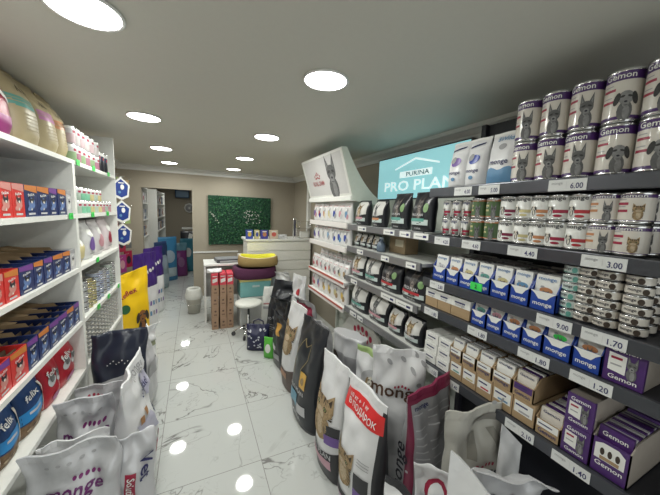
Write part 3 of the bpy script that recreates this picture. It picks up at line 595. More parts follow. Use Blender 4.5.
g = G().lathe([(.0, 0), (.03, .002), (.034, .02), (.034, .05), (.02, .075), (.014, .08), (.014, .095), (0, .095)], M((.12, .16, .22), .25), 16); K('bottle', 'bottle', [('body', g), ('cap', G().cyl(0, 0, .0955, .11, .015, M((.3, .35, .4), .4)))]).put((RIGHT_X+.06, y_at(381, RIGHT_X+.06, 1.4), 1.372), 0, 'small dark blue grey bottle on the second pale shelf')
g = G().box(-.09, .09, -.06, .06, 0, .12, M((.3, .22, .13), .7), .002); K('cardboard_box', 'box', [('carton', g), ('printed_label', G().rect(-.02, .07, .05, .1, M((.6, .55, .42), .5), flat(-.06), .001))]).put((RIGHT_X+.2, y_at(397, RIGHT_X+.14, 1.42), 1.372), FACE_R, 'brown cardboard box with pale label at the back of the second pale shelf')
for i, (z, px, wd) in enumerate(((1.555, 389, .12), (1.555, 405, .1), (1.555, 421, .12), (1.555, 362, .12), (1.37, 360, .09), (1.37, 385, .09), (1.37, 411, .09), (1.11, 354, .1), (1.11, 388, .16), (1.11, 404, .16), (.835, 353, .1), (.835, 360, .08))):
    price_kind('7.50', wd, .036).put((RIGHT_X-.0125, y_at(px, RIGHT_X-.012, z-.02), z-.04), FACE_R, f'white price card on the pale metal shelf rail, {ORD[i % 12]} in the set', 'price cards on the pale shelving') if 0 else K('price_tag', 'price tag', [('card', G().box(-wd/2, wd/2, -.002, 0, 0, .036, PAPER)), ('printed_line', G().rect(-wd*.35, wd*.1, .014, .02, GREYP, flat(-.002), .0006).rect(wd*.15, wd*.38, .01, .024, NAVYINK, flat(-.002), .0006))]).put((RIGHT_X-.0125, y_at(px, RIGHT_X-.012, z-.02), z-.041), FACE_R, f'white price card on the {["top", "second", "third", "lowest"][[1.555, 1.37, 1.11, .835].index(z)]} pale shelf, {["far left", "left of the middle", "middle", "right of the middle", "right"][[353, 354, 360, 362, 385, 388, 389, 404, 405, 411, 421].index(px)//3+1 if px > 354 else 0]}', 'price cards on the pale shelving')
# ================================================================== WHITE UNIT (small cat pouches)
def rc_kind(w, h, c1, c2, seed, name='pet_food_pouch'):
    def p(g, S): g.ell(-w*.1, h*.42, w*.25, h*.17, c1, S, .002, rot=.5, maxlen=.03); g.ell(w*.14, h*.3, w*.16, h*.14, c2, S, .003, rot=-.4, maxlen=.03); g.ell(w*.1, h*.62, w*.12, h*.1, GREYP, S, .003, maxlen=.03)
    def t(g, S): g.text('ROYAL CANIN', 0, h*.82, RED, S, w=w*.72, off=.003); g.rect(-w*.3, w*.3, h*.72, h*.735, GREYP, S, .003)
    return bag_kind(name, 'pouch', w, h, .055, [(0, M((.72, .71, .70), .4))], [('printed_picture', p), ('lettering', t)], nu=10, nv=10, seed=seed, wr=.002, boxy=.3, seal_m=M((.68, .66, .66), .4))
rck = {}
for ri, (z, h, n, nm, pal) in enumerate(((1.56, .185, 7, 'top', ((VIOLET, PINK), (RED, BLUE), (ORANGE, CREAM), (LYEL, CREAM), (BLUE, GREYP), (PINK, LGREY), (LBLUE, PINK))), (1.345, .18, 7, 'second', ((BLUE, VIOLET), (VIOLET, GREYP), (GREYP, LGREY), (LBLUE, GREYP), (GREYP, BLUE), (BLUE, LBLUE), (BLUE, GREYP))),
                                         (1.03, .15, 8, 'third', ((PINK, RED), (RED, PINK), (PINK, GREYP), (GREYP, RED), (RED, GREYP), (GREYP, PINK), (FURG, LYEL), (FURT, FURG))), (.80, .2, 6, 'lowest', ((PINK, RED), (BLUE, PINK), (FURT, YEL), (YEL, FURT), (LYEL, FURT), (YEL, FURT))))):
    w_ = (YE-YM-.04)/n
    for i in range(n):
        yy = YE-.02-w_*(i+.5); rc_kind(w_-.006, h*random.uniform(.94, 1.02), *pal[i], seed=ri*9+i).put((RIGHT_X+.05, yy, z+.002), FACE_R+random.uniform(-.08, .08), f'small white cat food pouch, {nm} white shelf, {ORD[i]} from the far end', 'white cat pouches below the dog poster')
w_ = (YE-YM-.04)/8
for i in range(8):     # second tier behind on the third shelf
    rc_kind(w_-.006, .2, PINK, GREYP, seed=70+i).put((RIGHT_X+.14, YE-.02-w_*(i+.5), 1.032), FACE_R, f'pink printed pouch in the rear file of the third white shelf, {ORD[i]} from far end', 'rear file of white cat pouches')
REDR = M((.5, .12, .09), .4)
for i, z in enumerate((1.03, .80)): tag(ob('shelf_strip', G().box(-.004, 0, -(YE-YM-.04)/2, (YE-YM-.04)/2, 0, .018, REDR), None, (RIGHT_X-.0125, (YM+YE)/2, z-.015)), f'thin red strip along the rail of the {("third", "lowest")[i]} white shelf', 'shelf strip')
# base disc with crown
e = bpy.data.objects.new('display_disc', None); C.objects.link(e); e.location = (RIGHT_X+.04, 1.93, .30); e.rotation_euler = (0, 0, .0); tag(e, 'grey round board with red paw crown below the lowest shelf', 'sign')
g = G(); n = 40; V = [(a, .34*math.cos(2*PI*i/n), .16+.34*math.sin(2*PI*i/n)) for a in (0, .02) for i in range(n)]
g.add(V, [tuple(range(n)), tuple(range(n, 2*n))[::-1]]+[(i, n+i, n+(i+1) % n, (i+1) % n) for i in range(n)], M((.50, .50, .46), .5)); bd = ob('board', g, e)
sf = lambda x, z, off: (-off, -x, z)
g = G()
for i in range(5): a = math.radians(125-17.5*i); g.ell(.02+.2*math.cos(a)*1.05, .2+.2*math.sin(a), .022, .026, DRED, sf, .002)
for i in range(4): a = math.radians(116-17.5*i); g.ell(.02+.145*math.cos(a)*1.1, .2+.145*math.sin(a), .02, .022, DRED, sf, .002)
pts = [(.02+.105*math.cos(math.radians(a))*1.2, .2+.105*math.sin(math.radians(a))) for a in range(140, 39, -10)]+[(.02+.075*math.cos(math.radians(a))*1.2, .2+.075*math.sin(math.radians(a))) for a in range(40, 141, 10)]
g.poly(pts, DRED, sf, .002); ob('crown_logo', g, bd)
#PART2
# ================================================================== LEFT SHELVES
def carton_kind(w, h, d, col, band, art_c, open_=True, band2=None):
    g = G(); t = .004; x0, x1 = -w/2, w/2
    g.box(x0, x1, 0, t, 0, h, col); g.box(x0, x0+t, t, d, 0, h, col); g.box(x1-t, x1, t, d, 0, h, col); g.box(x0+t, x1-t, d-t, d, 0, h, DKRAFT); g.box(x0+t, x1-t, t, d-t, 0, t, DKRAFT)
    F = flat(0); parts = [('carton', g)]
    q = G(); q.poly([(x0+.001, h*.84), (x1-.001, h*.76), (x1-.001, h*.99), (x0+.001, h*.99)], band, F, .0008); parts.append(('colour_band', q))
    q = G(); q.ell(0, h*.44, w*.27, h*.16, art_c, F, .001); q.ell(-w*.05, h*.3, w*.33, h*.09, art_c, F, .0012, rot=.3)
    for s_ in (-1, 1): q.poly([(s_*w*.04, h*.55), (s_*w*.19, h*.50), (s_*w*.17, h*.68)], INK, F, .0014)
    q.ell(0, h*.5, w*.16, h*.075, INK, F, .0016); q.ell(0, h*.46, w*.07, h*.04, FURW, F, .002); q.poly([(-w*.1, h*.2), (w*.02, h*.2), (-w*.03, h*.3)], FURW, F, .0016); parts.append(('cat_picture', q))
    q = G(); q.text('felix', 0, h*.70, WHITE, F, w=w*.55, h=h*.09, rot=.12, off=.0014); q.rect(-w*.3, w*.25, h*.06, h*.12, LGREY, F, .0012); parts.append(('lettering', q))
    if open_:
        q = G(); n = 8
        for k in range(n):
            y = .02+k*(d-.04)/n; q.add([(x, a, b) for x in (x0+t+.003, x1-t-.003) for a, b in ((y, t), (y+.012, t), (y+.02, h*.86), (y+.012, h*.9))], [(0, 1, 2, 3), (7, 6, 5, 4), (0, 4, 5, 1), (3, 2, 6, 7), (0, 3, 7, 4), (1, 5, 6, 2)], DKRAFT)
        parts.append(('pouch_row', q))
        q = G(); q.add([(x0+.002, d*.25, h), (x0+.002, d*.9, h), (x0-.001+w*.1, d*.88, h+.018), (x0+w*.1, d*.3, h+.018)], [(0, 1, 2, 3)], KRAFT); q.add([(x0+t, d*.52, h-.002), (x1-t, d*.52, h-.002), (x1-t, d*.97, h+.022), (x0+t, d*.97, h+.022), (x0+t, d*.52, h-.004), (x1-t, d*.52, h-.004), (x1-t, d*.97, h+.020), (x0+t, d*.97, h+.020)], [(0, 1, 2, 3), (7, 6, 5, 4), (0, 4, 5, 1), (2, 6, 7, 3), (0, 3, 7, 4), (1, 5, 6, 2)], KRAFT); parts.append(('lid_flap', q))
    return K('food_carton', 'carton', parts)
FRED = M((.62, .035, .03), .4); FBLU = M((.015, .03, .12), .4); BNDO = M((.6, .2, .04), .45); BNDP = M((.18, .05, .28), .45)
kc = {}
def fcart(w, h, col, band, artc, lbl, Y, z, grp, open_=True):
    w = round(w, 3); key = (round(w*250), h, col.name, band.name, open_)
    if key not in kc: kc[key] = carton_kind(w, h, .30, col, band, artc, open_)
    kc[key].put((LEFT_X-.015, Y, z+.001), FACE_L+random.uniform(-.03, .03), lbl, grp)
LB2 = M((.12, .2, .42), .5); RB2 = M((.6, .25, .22), .5)
rows = [(LZ[1], .14, [0, 14, 26, 39, 50, 58.5, 67.5, 75], ['r', 'r', 'bo', 'bo', 'bp', 'bo', 'w'], 'upper', False),
        (LZ[2], .122, [-8, 6, 21, 35, 45, 54, 64, 71, 78], ['r', 'ro', 'bp', 'bo', 'bp', 'bo', 'bo', 'w'], 'middle', True),
        (LZ[3], .13, [-2, 13, 29, 40, 51, 60, 68, 75, 81.5], ['rp', 'ro', 'bp', 'bo', 'bp', 'bp', 'bo', 'bp'], 'lower', True)]
for z, h, ed, ty, nm, op in rows:
    for i, t in enumerate(ty):
        ya, yb = y_at(ed[i], LEFT_X-.015, z), y_at(ed[i+1], LEFT_X-.015, z)
        ya, yb = max(ya, .7), min(yb, DIV-.02)
        col = FRED if t[0] == 'r' else (FBLU if t[0] == 'b' else LGREY); band = {'o': BNDO, 'p': BNDP}.get(t[1:], RB2 if t[0] == 'r' else GREYP)
        fcart(yb-ya-.004, h, col, band, RB2 if t[0] == 'r' else (LB2 if t[0] == 'b' else PAPER), f'{dict(r="red", b="navy", w="grey")[t[0]]} cat food carton, {ORD[i]} from the near end of the {nm} carton shelf at left', (ya+yb)/2, z, f'cat food cartons on the {nm} shelf at left', op)
    # near end out of sight beside the camera
# shelf bags
def felix_bag(w, h, base, low, pic, seed, art=True):
    def p(g, S):
        g.poly([(-w*.46, h*.24), (w*.46, h*.3), (w*.46, h*.52), (-w*.46, h*.42)], pic, S, .002, .03); g.rect(-w*.3, w*.1, h*.36, h*.40, LGREY, S, .004, .03); [g.ell(w*(-.3+.12*k), h*(.10+.04*(k % 2)), w*.05, h*.02, FURD if k % 2 else FURC, S, .004, rot=k, maxlen=.03) for k in range(6)]
        g.poly([(w*.2, h*.15), (w*.42, h*.3), (w*.36, h*.72), (w*.22, h*.75), (w*.28, h*.5)], FURW, S, .004, .03)
    def r(g, S):
        for s_ in (-.18, .2): g.ell(s_*w, h*.48, w*.17, h*.12, LGREY, S, .002, rot=.4, maxlen=.03); g.ell(s_*w, h*.52, w*.09, h*.07, FURG, S, .004, maxlen=.03); [g.poly([(s_*w+q*w*.03, h*.56), (s_*w+q*w*.11, h*.54), (s_*w+q*w*.12, h*.68)], FURG, S, .004) for q in (-1, 1)]
        g.ell(w*.0, h*.12, w*.2, h*.08, MAG, S, .003, maxlen=.03)
    def t(g, S): g.text('felix', -w*.14, h*.66, WHITE, S, w=w*.42, h=h*.13, rot=.15, off=.006)
    return bag_kind('cat_food_bag', 'bag', w, h, .11, [(0, low), (h*.22, base)], [('cat_picture', p if art else r), ('lettering', t)], nu=12, nv=14, seed=seed, wr=.004, boxy=.2)
BROWNM = M((.2, .12, .06), .6, var=.6, scale=90)
zz = LZ[4]+.002
for i, (a, b) in enumerate(((-14, 6), (6, 29), (29, 51))):
    ya, yb = y_at(a, LEFT_X-.03, zz), y_at(b, LEFT_X-.03, zz)
    felix_bag(max(.16, yb-ya-.01), .27, M((.012, .05, .16), .3), BROWNM, M((.03, .26, .6), .35), i+2).put((LEFT_X-.09, (ya+yb)/2, zz), FACE_L, f'blue and brown cat food bag, {ORD[i]} from the near end of the lowest left shelf', 'blue cat food bags on the lowest left shelf')
for i, (a, b) in enumerate(((51, 66), (66.5, 82))):
    ya, yb = y_at(a, LEFT_X-.03, zz), y_at(b, LEFT_X-.03, zz)
    felix_bag(yb-ya-.008, .27, M((.42, .015, .03), .35), M((.42, .015, .03), .35), RED, i+7, False).put((LEFT_X-.09, min((ya+yb)/2, DIV-.02-(yb-ya)/2), zz), FACE_L, ('red cat food bag beside the blue bags on the lowest left shelf', 'red cat food bag against the divider on the lowest left shelf')[i], 'red cat food bags')
ob_ = G().box(-.07, .07, -.1, .1, 0, .012, KRAFT)
# kraft bags on top
def kraft(w, h, band, seed):
    def p(g, S): g.rect(-w*.47, w*.47, h*.50, h*.64, band, S, .002, .03); g.rect(-w*.47, w*.47, h*.555, h*.565, TAN, S, .004, .03); g.rect(-w*.47, w*.47, h*.595, h*.602, TAN, S, .004, .03)
    def t(g, S):
        g.text('N&D', 0, h*.75, M((.12, .1, .06), .6), S, w=w*.35, off=.005)
        for k in range(5): g.rect(-w*.3, w*(.3-.05*(k % 3)), h*(.42-.05*k), h*(.43-.05*k), M((.32, .26, .15), .6), S, .003, .03)
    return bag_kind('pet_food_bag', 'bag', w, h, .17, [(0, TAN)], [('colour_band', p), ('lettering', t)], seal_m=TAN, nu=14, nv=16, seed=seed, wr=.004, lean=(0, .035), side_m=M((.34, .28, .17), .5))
zt0 = LZ[0]+.002
for i, (a, b, c, nm) in enumerate(((18, 42, TEAL, 'green'), (43, 59, M((.5, .2, .4), .5), 'pink'), (59.5, 73, ORANGE, 'orange'))):
    ya, yb = y_at(a, LEFT_X-.065, zt0+.02), y_at(b, LEFT_X-.065, zt0+.02)
    kraft(yb-ya-.006, .35, c, i+11).put((LEFT_X-.125, (ya+yb)/2, zt0), FACE_L, f'tan paper pet food bag with {nm} band on top of the left shelving', 'tan bags on top of the left shelving')
def redbag(g, S):
    for k in range(5): g.ell(-.04+.03*k, .17+.02*(k % 2), .007, .04, PAPER, S, .003, rot=.7, maxlen=.03)
    g.rect(-.1, .1, .02, .09, MAG, S, .003, .03)
ya, yb = y_at(-22, LEFT_X-.065, zt0), y_at(15, LEFT_X-.065, zt0)
bag_kind('pet_food_bag', 'bag', .24, .335, .17, [(0, DRED)], [('printed_picture', redbag)], seal_m=M((.1, .3, .18), .4), nu=14, nv=16, seed=19, wr=.004, lean=(0, .03), side_m=DRED).put((LEFT_X-.125, yb-.12, zt0), FACE_L, 'dark red pet food bag with magenta base, nearest on top of the left shelving')
# tubes on top of bay 2
def tube_kind(r, h, c, c2, name='snack_tube'):
    g = G(); g.lathe([(r*.95, 0), (r, .003), (r, h*.55), (r, h*.8), (r, h-.006), (r*.95, h), (0, h)], None, 18, mats=[c, c2, c, WHITE, METAL, METAL]); g.add([(r*.95*math.cos(2*PI*i/16), r*.95*math.sin(2*PI*i/16), .0003) for i in range(16)], [tuple(range(16))[::-1]], METAL)
    l = G(); l.rect(-r*.6, r*.6, h*.6, h*.74, DRED, wrap(r), .001, .01); return K(name, 'tub', [('tub_body', g), ('printed_label', l)])
tk = [tube_kind(.034, .108, LGREY, c) for c in (M((.25, .36, .2), .5), M((.5, .38, .4), .5), M((.36, .16, .22), .5), M((.5, .46, .46), .5))]
for i in range(6):
    for r in range(2):
        tk[(i*2+r) % 4].put((LEFT_X-.05, y_at(76.5+4.6*i, LEFT_X-.012, zt0+.1), zt0+r*.109), FACE_L, f'small snack tub on top of left shelving, {("lower", "upper")[r]} row, {ORD[i]} from tan bags', 'snack tubs on top of the left shelving')
dk = tube_kind(.03, .16, M((.03, .04, .09), .3), M((.02, .02, .03), .3), 'bottle')
for i in range(3): dk.put((LEFT_X-.05, y_at(101.5+3.4*i, LEFT_X-.015, zt0+.05), zt0), FACE_L, f'tall dark bottle on top of the left shelving, {ORD[i]} from the tubs', 'dark bottles on top of the left shelving')
# bay 2, upper shelf
tk2 = [tube_kind(.038, .085, LGREY, c, 'treat_jar') for c in (M((.2, .5, .33), .5), M((.4, .5, .42), .5), LYEL, PINK)]
n = 10
for i in range(n):
    for r in range(2 if i < 7 else 1):
        tk2[(0, 1, 0, 0, 2, 1, 2, 3, 1, 3)[i]].put((LEFT_X-.055, DIV+.06+.092*i, LZ[1]+.001+r*.086), FACE_L, f'small treat jar on second left shelf, {("lower", "upper")[r]} row, {ORD[i]} from the divider', 'treat jars on the farther left bay')
for i, (a, b, h, c, c2) in enumerate(((DIV+.03, DIV+.25, .21, M((.42, .34, .2), .5), LYEL), (DIV+.26, DIV+.48, .27, M((.6, .6, .6), .35), VIOLET), (DIV+.49, DIV+.71, .27, M((.58, .55, .56), .35), PINK), (DIV+.72, DIV+.98, .28, M((.66, .58, .6), .35), DRED))):
    rc_kind(b-a, h, c2, GREYP, seed=40+i, name='pet_food_bag') if 0 else bag_kind('pet_food_bag', 'bag', b-a-.01, h, .13, [(0, c)], [('printed_picture', lambda g, S: (g.ell(0, h*.4, .06, .05, c2, S, .003, rot=.4, maxlen=.03), g.rect(-.05, .05, h*.12, h*.15, GREYP, S, .003, .03), g.ell(0, h*.68, .05, .03, PAPER, S, .003, maxlen=.03)))], seal_m=c, nu=12, nv=12, seed=i+50, wr=.005).put((LEFT_X-.09, (a+b)/2, LZ[2]+.002), FACE_L, ('tan round topped bag beside the divider on the third shelf', 'silver bag with purple print behind the tan one, third left shelf', 'pale bag with pink print, third from divider on the third left shelf', 'pinkish bag at the far end of the third left shelf')[i], 'bags in the farther left bay')
tt = [tin_kind(.042, .036, M((.5, .56, .5), .4), TEAL), tin_kind(.042, .036, M((.6, .55, .3), .4), YEL), tin_kind(.042, .036, M((.5, .55, .66), .4), BLUE), tin_kind(.042, .036, LGREY, GREYP)]
for i in range(10):
    for k in range((5, 6, 6, 5, 6, 6, 6, 5, 6, 6)[i]):
        tt[(0, 3, 1, 1, 2, 2, 3, 2, 0, 3)[i]].put((LEFT_X-.06, DIV+.07+.093*i, LZ[3]+.001+.0364*k), FACE_L+random.uniform(-.4, .4), f'small tin on fourth left shelf, {ORD[i]} stack from the divider, {ORD[k]} up', 'stacked tins in the farther left bay')
cup = K('food_cup', 'cup', [('cup_body', G().lathe([(0, 0), (.024, 0), (.030, .026), (.033, .029), (0, .029)], None, 12, mats=[LGREY, LGREY, M((.55, .5, .38), .5), M((.55, .5, .38), .5)])), ('foil_lid', G().cyl(0, 0, .0292, .0302, .031, M((.6, .6, .58), .3, .3), 12))])
for i in range(12):
    for k in range(8):
        cup.put((LEFT_X-.04, DIV+.06+.078*i, LZ[4]+.001+.0308*k), 0, f'tiny food cup on fifth left shelf, {ORD[i]} column from divider, {ORD[k]} up', 'tiny food cups on the fifth left shelf')
tagk = K('price_tag', 'price tag', [('card', G().box(-.028, .028, -.003, 0, 0, .035, GREEN)), ('mark', G().text('1.5', 0, .018, M((.02, .15, .03), .5), flat(-.003), h=.014))])
for i, (px, z) in enumerate(((77, LZ[0]), (93, LZ[0]), (108, LZ[0]), (70, LZ[1]), (92, LZ[1]), (107, LZ[1]), (97, LZ[2]), (98, LZ[3]), (108, LZ[3]), (118, LZ[3]), (110, LZ[4]))):
    tagk.put((LEFT_X+.0035, y_at(px, LEFT_X, z), z-.025), FACE_L, f'small green price tag on the {("top", "second", "third", "fourth", "fifth")[LZ.index(z)]} left shelf edge, {("near", "middle", "far")[(0, 1, 2, 0, 1, 2, 1, 0, 1, 2, 1)[i]]} one', 'green price tags on the left shelving')
# ================================================================== SACKS ON THE FLOOR
def sack(w, h, d, bands, prints, loc, rotdeg, label, group=None, seal=None, tilt=(0, 0), cat='bag', name='pet_food_sack', nu=26, nv=30, **kw):
    kk = bag_kind(name, cat, w, h, d, bands, prints, seal_m=seal, nu=nu, nv=nv, **kw)
    return kk.put(loc, (math.radians(tilt[0]), math.radians(tilt[1]), math.radians(rotdeg)), label, group)
ML = .03
def wide(S, cx, cz, k): return lambda x, z, off: S(cx+x*k, cz+z, off)
CHAR = M((.03, .03, .035), .35, bump=.15, scale=12)
def arc_base(g, S, w, h, hh, m=CHAR): g.poly([(-w*.49, .004), (w*.49, .004)]+[(w*.49-w*.98*i/10, h*(hh-.05*math.sin(PI*i/10))) for i in range(11)], m, S, .004, ML)
GR = 'pet food sacks standing on the floor at the right'
w_, h_ = .35, .75
def pr(g, S): arc_base(g, S, w_, h_, .27); g.rect(-w_*.4, w_*.1, h_*.12, h_*.19, M((.5, .38, .45), .5), S, .007, ML)
def cat1(g, S): art_cat(g, 0, 0, .17, wide(S, -w_*.12, h_*.47, 1.6), .005, ml=.02)
def ban(g, S): g.poly([(-w_*.4, h_*.78), (-w_*.1, h_*.80), (w_*.49, h_*.80), (w_*.49, h_*.93), (-w_*.1, h_*.94), (-w_*.36, h_*.93), (-w_*.42, h_*.88)], M((.72, .03, .03), .35), S, .005, ML)
def tx(g, S): g.text('10 кг + 1 кг', -w_*.02, h_*.905, WHITE, S, w=w_*.44, off=.011); g.text('В ПОДАРОК', w_*.06, h_*.845, WHITE, S, w=w_*.68, h=h_*.055, off=.011)
def bl(g, S):
    g.rect(w_*.18, w_*.42, h_*.36, h_*.47, CHAR, S, .005, ML); g.rect(w_*.18, w_*.42, h_*.26, h_*.36, VIOLET, S, .005, ML)
    for k in range(3): g.rect(w_*.2, w_*.4, h_*(.57-.02*k), h_*(.575-.02*k), GREYP, S, .005, ML)
sack(w_, h_, .20, [(0, WBAG)], [('dark_base_print', pr), ('cat_picture', cat1), ('red_banner', ban, ), ('lettering', tx), ('purple_label', bl)], (.80, 1.16, 0), -88, 'white cat food sack with red banner lettering, front of the right row', GR, seal=WBAG, side_m=CHAR, back_m=CHAR, seed=3, wr=.006)
def pr(g, S): arc_base(g, S, w_, h_, .30); g.rect(-w_*.3, w_*.3, h_*.12, h_*.2, M((.6, .35, .42), .5), S, .007, ML); g.text('PRO PLAN', 0, h_*.235, LGREY, S, w=w_*.6, off=.007)
def cat1(g, S): art_cat(g, 0, 0, .24, wide(S, -w_*.06, h_*.60, 1.5), .005, ml=.02)
def bl(g, S): g.rect(w_*.15, w_*.4, h_*.42, h_*.5, CHAR, S, .005, ML); g.rect(w_*.15, w_*.4, h_*.34, h_*.42, VIOLET, S, .006, ML)
sack(.30, h_, .19, [(0, WBAG)], [('dark_base_print', pr), ('cat_picture', cat1), ('purple_label', bl)], (.785, 1.485, 0), -86, 'white sack with large tabby cat, between the red bannered sack and the black one', GR, seal=WBAG, side_m=WBAG, back_m=CHAR, seed=5, wr=.006)
def ol(g, S):
    gold = M((.30, .24, .12), .4)
    p = [(-.06, .40), (-.1, .5), (-.06, .62), (-.02, .72), (.02, .66), (.06, .7), (.08, .58), (.03, .48), (.05, .38)]
    for i in range(len(p)-1):
        (a, b), (c, d_) = p[i], p[i+1]; L = math.hypot(c-a, d_-b); nx, nz = -(d_-b)/L*.0035, (c-a)/L*.0035
        g.poly([(a+nx, b+nz), (c+nx, d_+nz), (c-nx, d_-nz), (a-nx, b-nz)], gold, S, .005, ML)
def lb(g, S): g.rect(.04, .12, .34, .47, M((.7, .42, .08), .4), S, .005, ML); g.ell(.08, .40, .022, .03, FURT, S, .008); g.rect(-.14, .02, .16, .26, M((.12, .3, .42), .4), S, .005, ML); g.rect(.03, .13, .12, .2, LGREY, S, .005, ML)
def lt(g, S): g.text('PRO PLAN', 0, .3, LGREY, S, w=.22, off=.006); g.text('PURINA', 0, .08, LGREY, S, w=.15, off=.006)
sack(.38, .86, .17, [(0, BBAG)], [('gold_outline', ol), ('printed_label', lb), ('lettering', lt)], (.77, 1.96, 0), -86, 'tall black sack with orange square and blue label in the right row', GR, seal=BBAG, seed=7, wr=.008, lean=(.14, 0))
def cat1(g, S): art_cat(g, 0, 0, .25, wide(S, 0, .56, 1.45), .005, ml=.02)
def pr(g, S): arc_base(g, S, .33, .86, .28, M((.1, .07, .06), .4)); g.rect(-.1, .06, .12, .18, M((.4, .22, .14), .5), S, .007, ML)
sack(.32, .84, .15, [(0, WBAG)], [('dark_base_print', pr), ('cat_picture', cat1)], (.80, 2.42, 0), -85, 'white sack with tabby cat and dark brown base, behind the tall black one', GR, seal=WBAG, seed=9, wr=.006, lean=(.14, 0))
def lb(g, S): g.rect(-.03, .06, .36, .48, M((.65, .36, .08), .4), S, .005, ML); g.rect(-.05, .08, .1, .16, GREYP, S, .005, ML); g.rect(-.1, .02, .2, .24, LGREY, S, .005, ML)
sack(.34, .61, .15, [(0, BBAG)], [('printed_label', lb)], (.82, 2.80, 0), -83, 'shorter black sack with orange label, beyond the second cat sack', GR, seal=BBAG, seed=10, wr=.012, curl=.3)
def wr1(g, S):
    g.text('PRO PLAN', 0, .3, LGREY, S, w=.2, off=.008, rot=.3)
    for k in range(4): g.rect(-.08, .06-.02*k, .2-.03*k, .207-.03*k, GREYP, S, .006, ML)
sack(.34, .72, .16, [(0, BBAG)], [('lettering', wr1)], (.93, 3.14, 0), -66, 'crumpled black sack with grey print near the polka dot bag', GR, seal=BBAG, seed=13, wr=.022, curl=.6, lean=(.06, 0))
sack(.28, .78, .14, [(0, BBAG)], [('lettering', wr1)], (.93, 3.50, 0), -50, 'black sack leaning to the right behind the stool', GR, seal=BBAG, seed=14, wr=.02, lean=(.13, 0), flop=.3)
def rw(g, S): g.poly([(-.13, .3), (.13, .36), (.13, .52), (0, .44), (-.13, .48)], DRED, S, .006, ML)
def k9(g, S): art_dog(g, .02, .62, .14, S, .006, ml=.02, c1=FURG, c2=FURW, ears='down')
sack(.30, .82, .15, [(0, WBAG)], [('red_print', rw), ('dog_picture', k9)], (1.13, 3.98, 0), -40, 'white sack with dark red stripe and black dog, in front of the counter', GR, seal=WBAG, seed=15, wr=.018, curl=.4)
sack(.26, .87, .12, [(0, WBAG)], [('red_print', lambda g, S: (g.ell(.02, .66, .04, .04, RED, S, .006, maxlen=ML), g.rect(-.1, .1, .3, .33, GREYP, S, .006, ML)))], (1.14, 3.26, 0), -72, 'white sack with round red spot beside the red railed shelves', GR, seal=WBAG, seed=16, wr=.015, lean=(0, .03))
sack(.32, .80, .12, [(0, SILVER)], [('red_print', lambda g, S: g.rect(-.145, .145, .54, .68, M((.42, .05, .1), .4), S, .006, ML))], (1.08, 2.80, 0), -72, 'silver sack with wide crimson band below the cat pouch shelves', GR, seal=SILVER, seed=17, wr=.025, curl=.5)
sack(.40, .66, .14, [(0, SILVER)], [('cat_picture', lambda g, S: art_cat(g, .05, .4, .13, S, .006, ml=.02))], (1.07, 2.40, 0), -76, 'shiny silver sack slumped between the black sack and the crown board', GR, seal=SILVER, seed=18, wr=.025, curl=.3)
sack(.24, .84, .10, [(0, WBAG)], [('black_print', lambda g, S: (g.rect(-.07, .05, .62, .65, INK, S, .006, ML), g.ell(.02, .7, .03, .02, INK, S, .006, rot=.5, maxlen=ML)))], (1.12, 3.66, 0), -62, 'narrow white sack with black marks at the back of the right pile', GR, seal=WBAG, seed=95, wr=.018, curl=.3)
# silver sack with open mouth
kk = bag_kind('pet_food_sack', 'bag', .32, .70, .17, [(0, SILVERD), (.56, SILVER)], [('cat_picture', lambda g, S: g.ell(-.08, .5, .05, .06, FURD, S, .006, maxlen=ML)), ], nu=24, nv=26, seed=20, wr=.014, open_=.75)
kk.put((1.10, 1.87, 0), (0, 0, math.radians(-75)), 'silver sack with gaping open mouth in front of the crown board', GR)
def gw(g, S): g.ell(.02, .52, .09, .10, LGREY, S, .005, maxlen=ML); art_dog(g, .02, .55, .10, S, .008, ml=.02, c1=FURT, c2=FURW, ears='down'); g.rect(-.1, .1, .36, .39, DRED, S, .006, ML)
sack(.28, .74, .13, [(0, WBAG), (.70, M((.3, .42, .16), .4, bump=.1))], [('dog_picture', gw)], (1.07, 1.50, 0), -72, 'white sack with olive green top edge and a dog portrait', GR, seed=21, wr=.01)
def mg(g, S, m=INK, y=.52, w=.27, x=0):
    g.text('monge', x, y, m, S, w=w, off=.006)
    for k in range(5): g.ell(x+.03+.016*(k-2)*1.2, y+.062-.004*abs(k-2), .006, .008, DRED, S, .006, maxlen=ML)
def spots(g, S):
    for a, b in ((.08, .78), (.12, .7), (.1, .86), (.14, .82), (.03, .83), (-.05, .8)): g.ell(a, b, .012, .02, GREYP, S, .005, rot=.6, maxlen=ML)
sack(.30, .88, .13, [(0, WBAG)], [('lettering', lambda g, S: mg(g, S, M((.1, .05, .03), .5), .62, .3)), ('printed_spots', spots)], (1.06, 1.235, 0), -42, 'pale silver sack with brown lettering, behind the sack with the dark red border', GR, seal=WBAG, seed=22, wr=.012)
# sack seen from its text side, with dark red border
def bord(g, S):
    w2, h2 = .145, .80
    for x0, x1, a, b in ((-w2, -w2+.018, .02, h2), (w2-.018, w2-.002, .02, h2), (-w2+.018, w2-.018, h2-.03, h2-.008)): g.rect(x0, x1, a, b, BURG, S, .006, ML)
def ttx(g, S):
    g.text('monge', -.07, .742, NAVY, S, w=.08, off=.007)
    for r_ in range(17):
        for c_ in range(3):
            if (r_*3+c_) % 7 == 3: continue
            g.rect(-.12+c_*.082, -.12+c_*.082+.052+.02*((r_*5+c_*3) % 4)/4, .715-.036*r_, .721-.036*r_, M((.5, .5, .52), .5), S, .006, ML)
S_ = bag_surf(.29, .82, .18, 23, wr=.008, skew=.03)
gg = bag_body(.29, .82, .18, S_, [(0, SILVERD)], M((.45, .45, .47), .35, .2), 26, 30)
g1, g2, g3 = G(), G(), G(); sfn = lambda x, z, off: S_(x, z, off); bord(g1, sfn); ttx(g2, sfn)
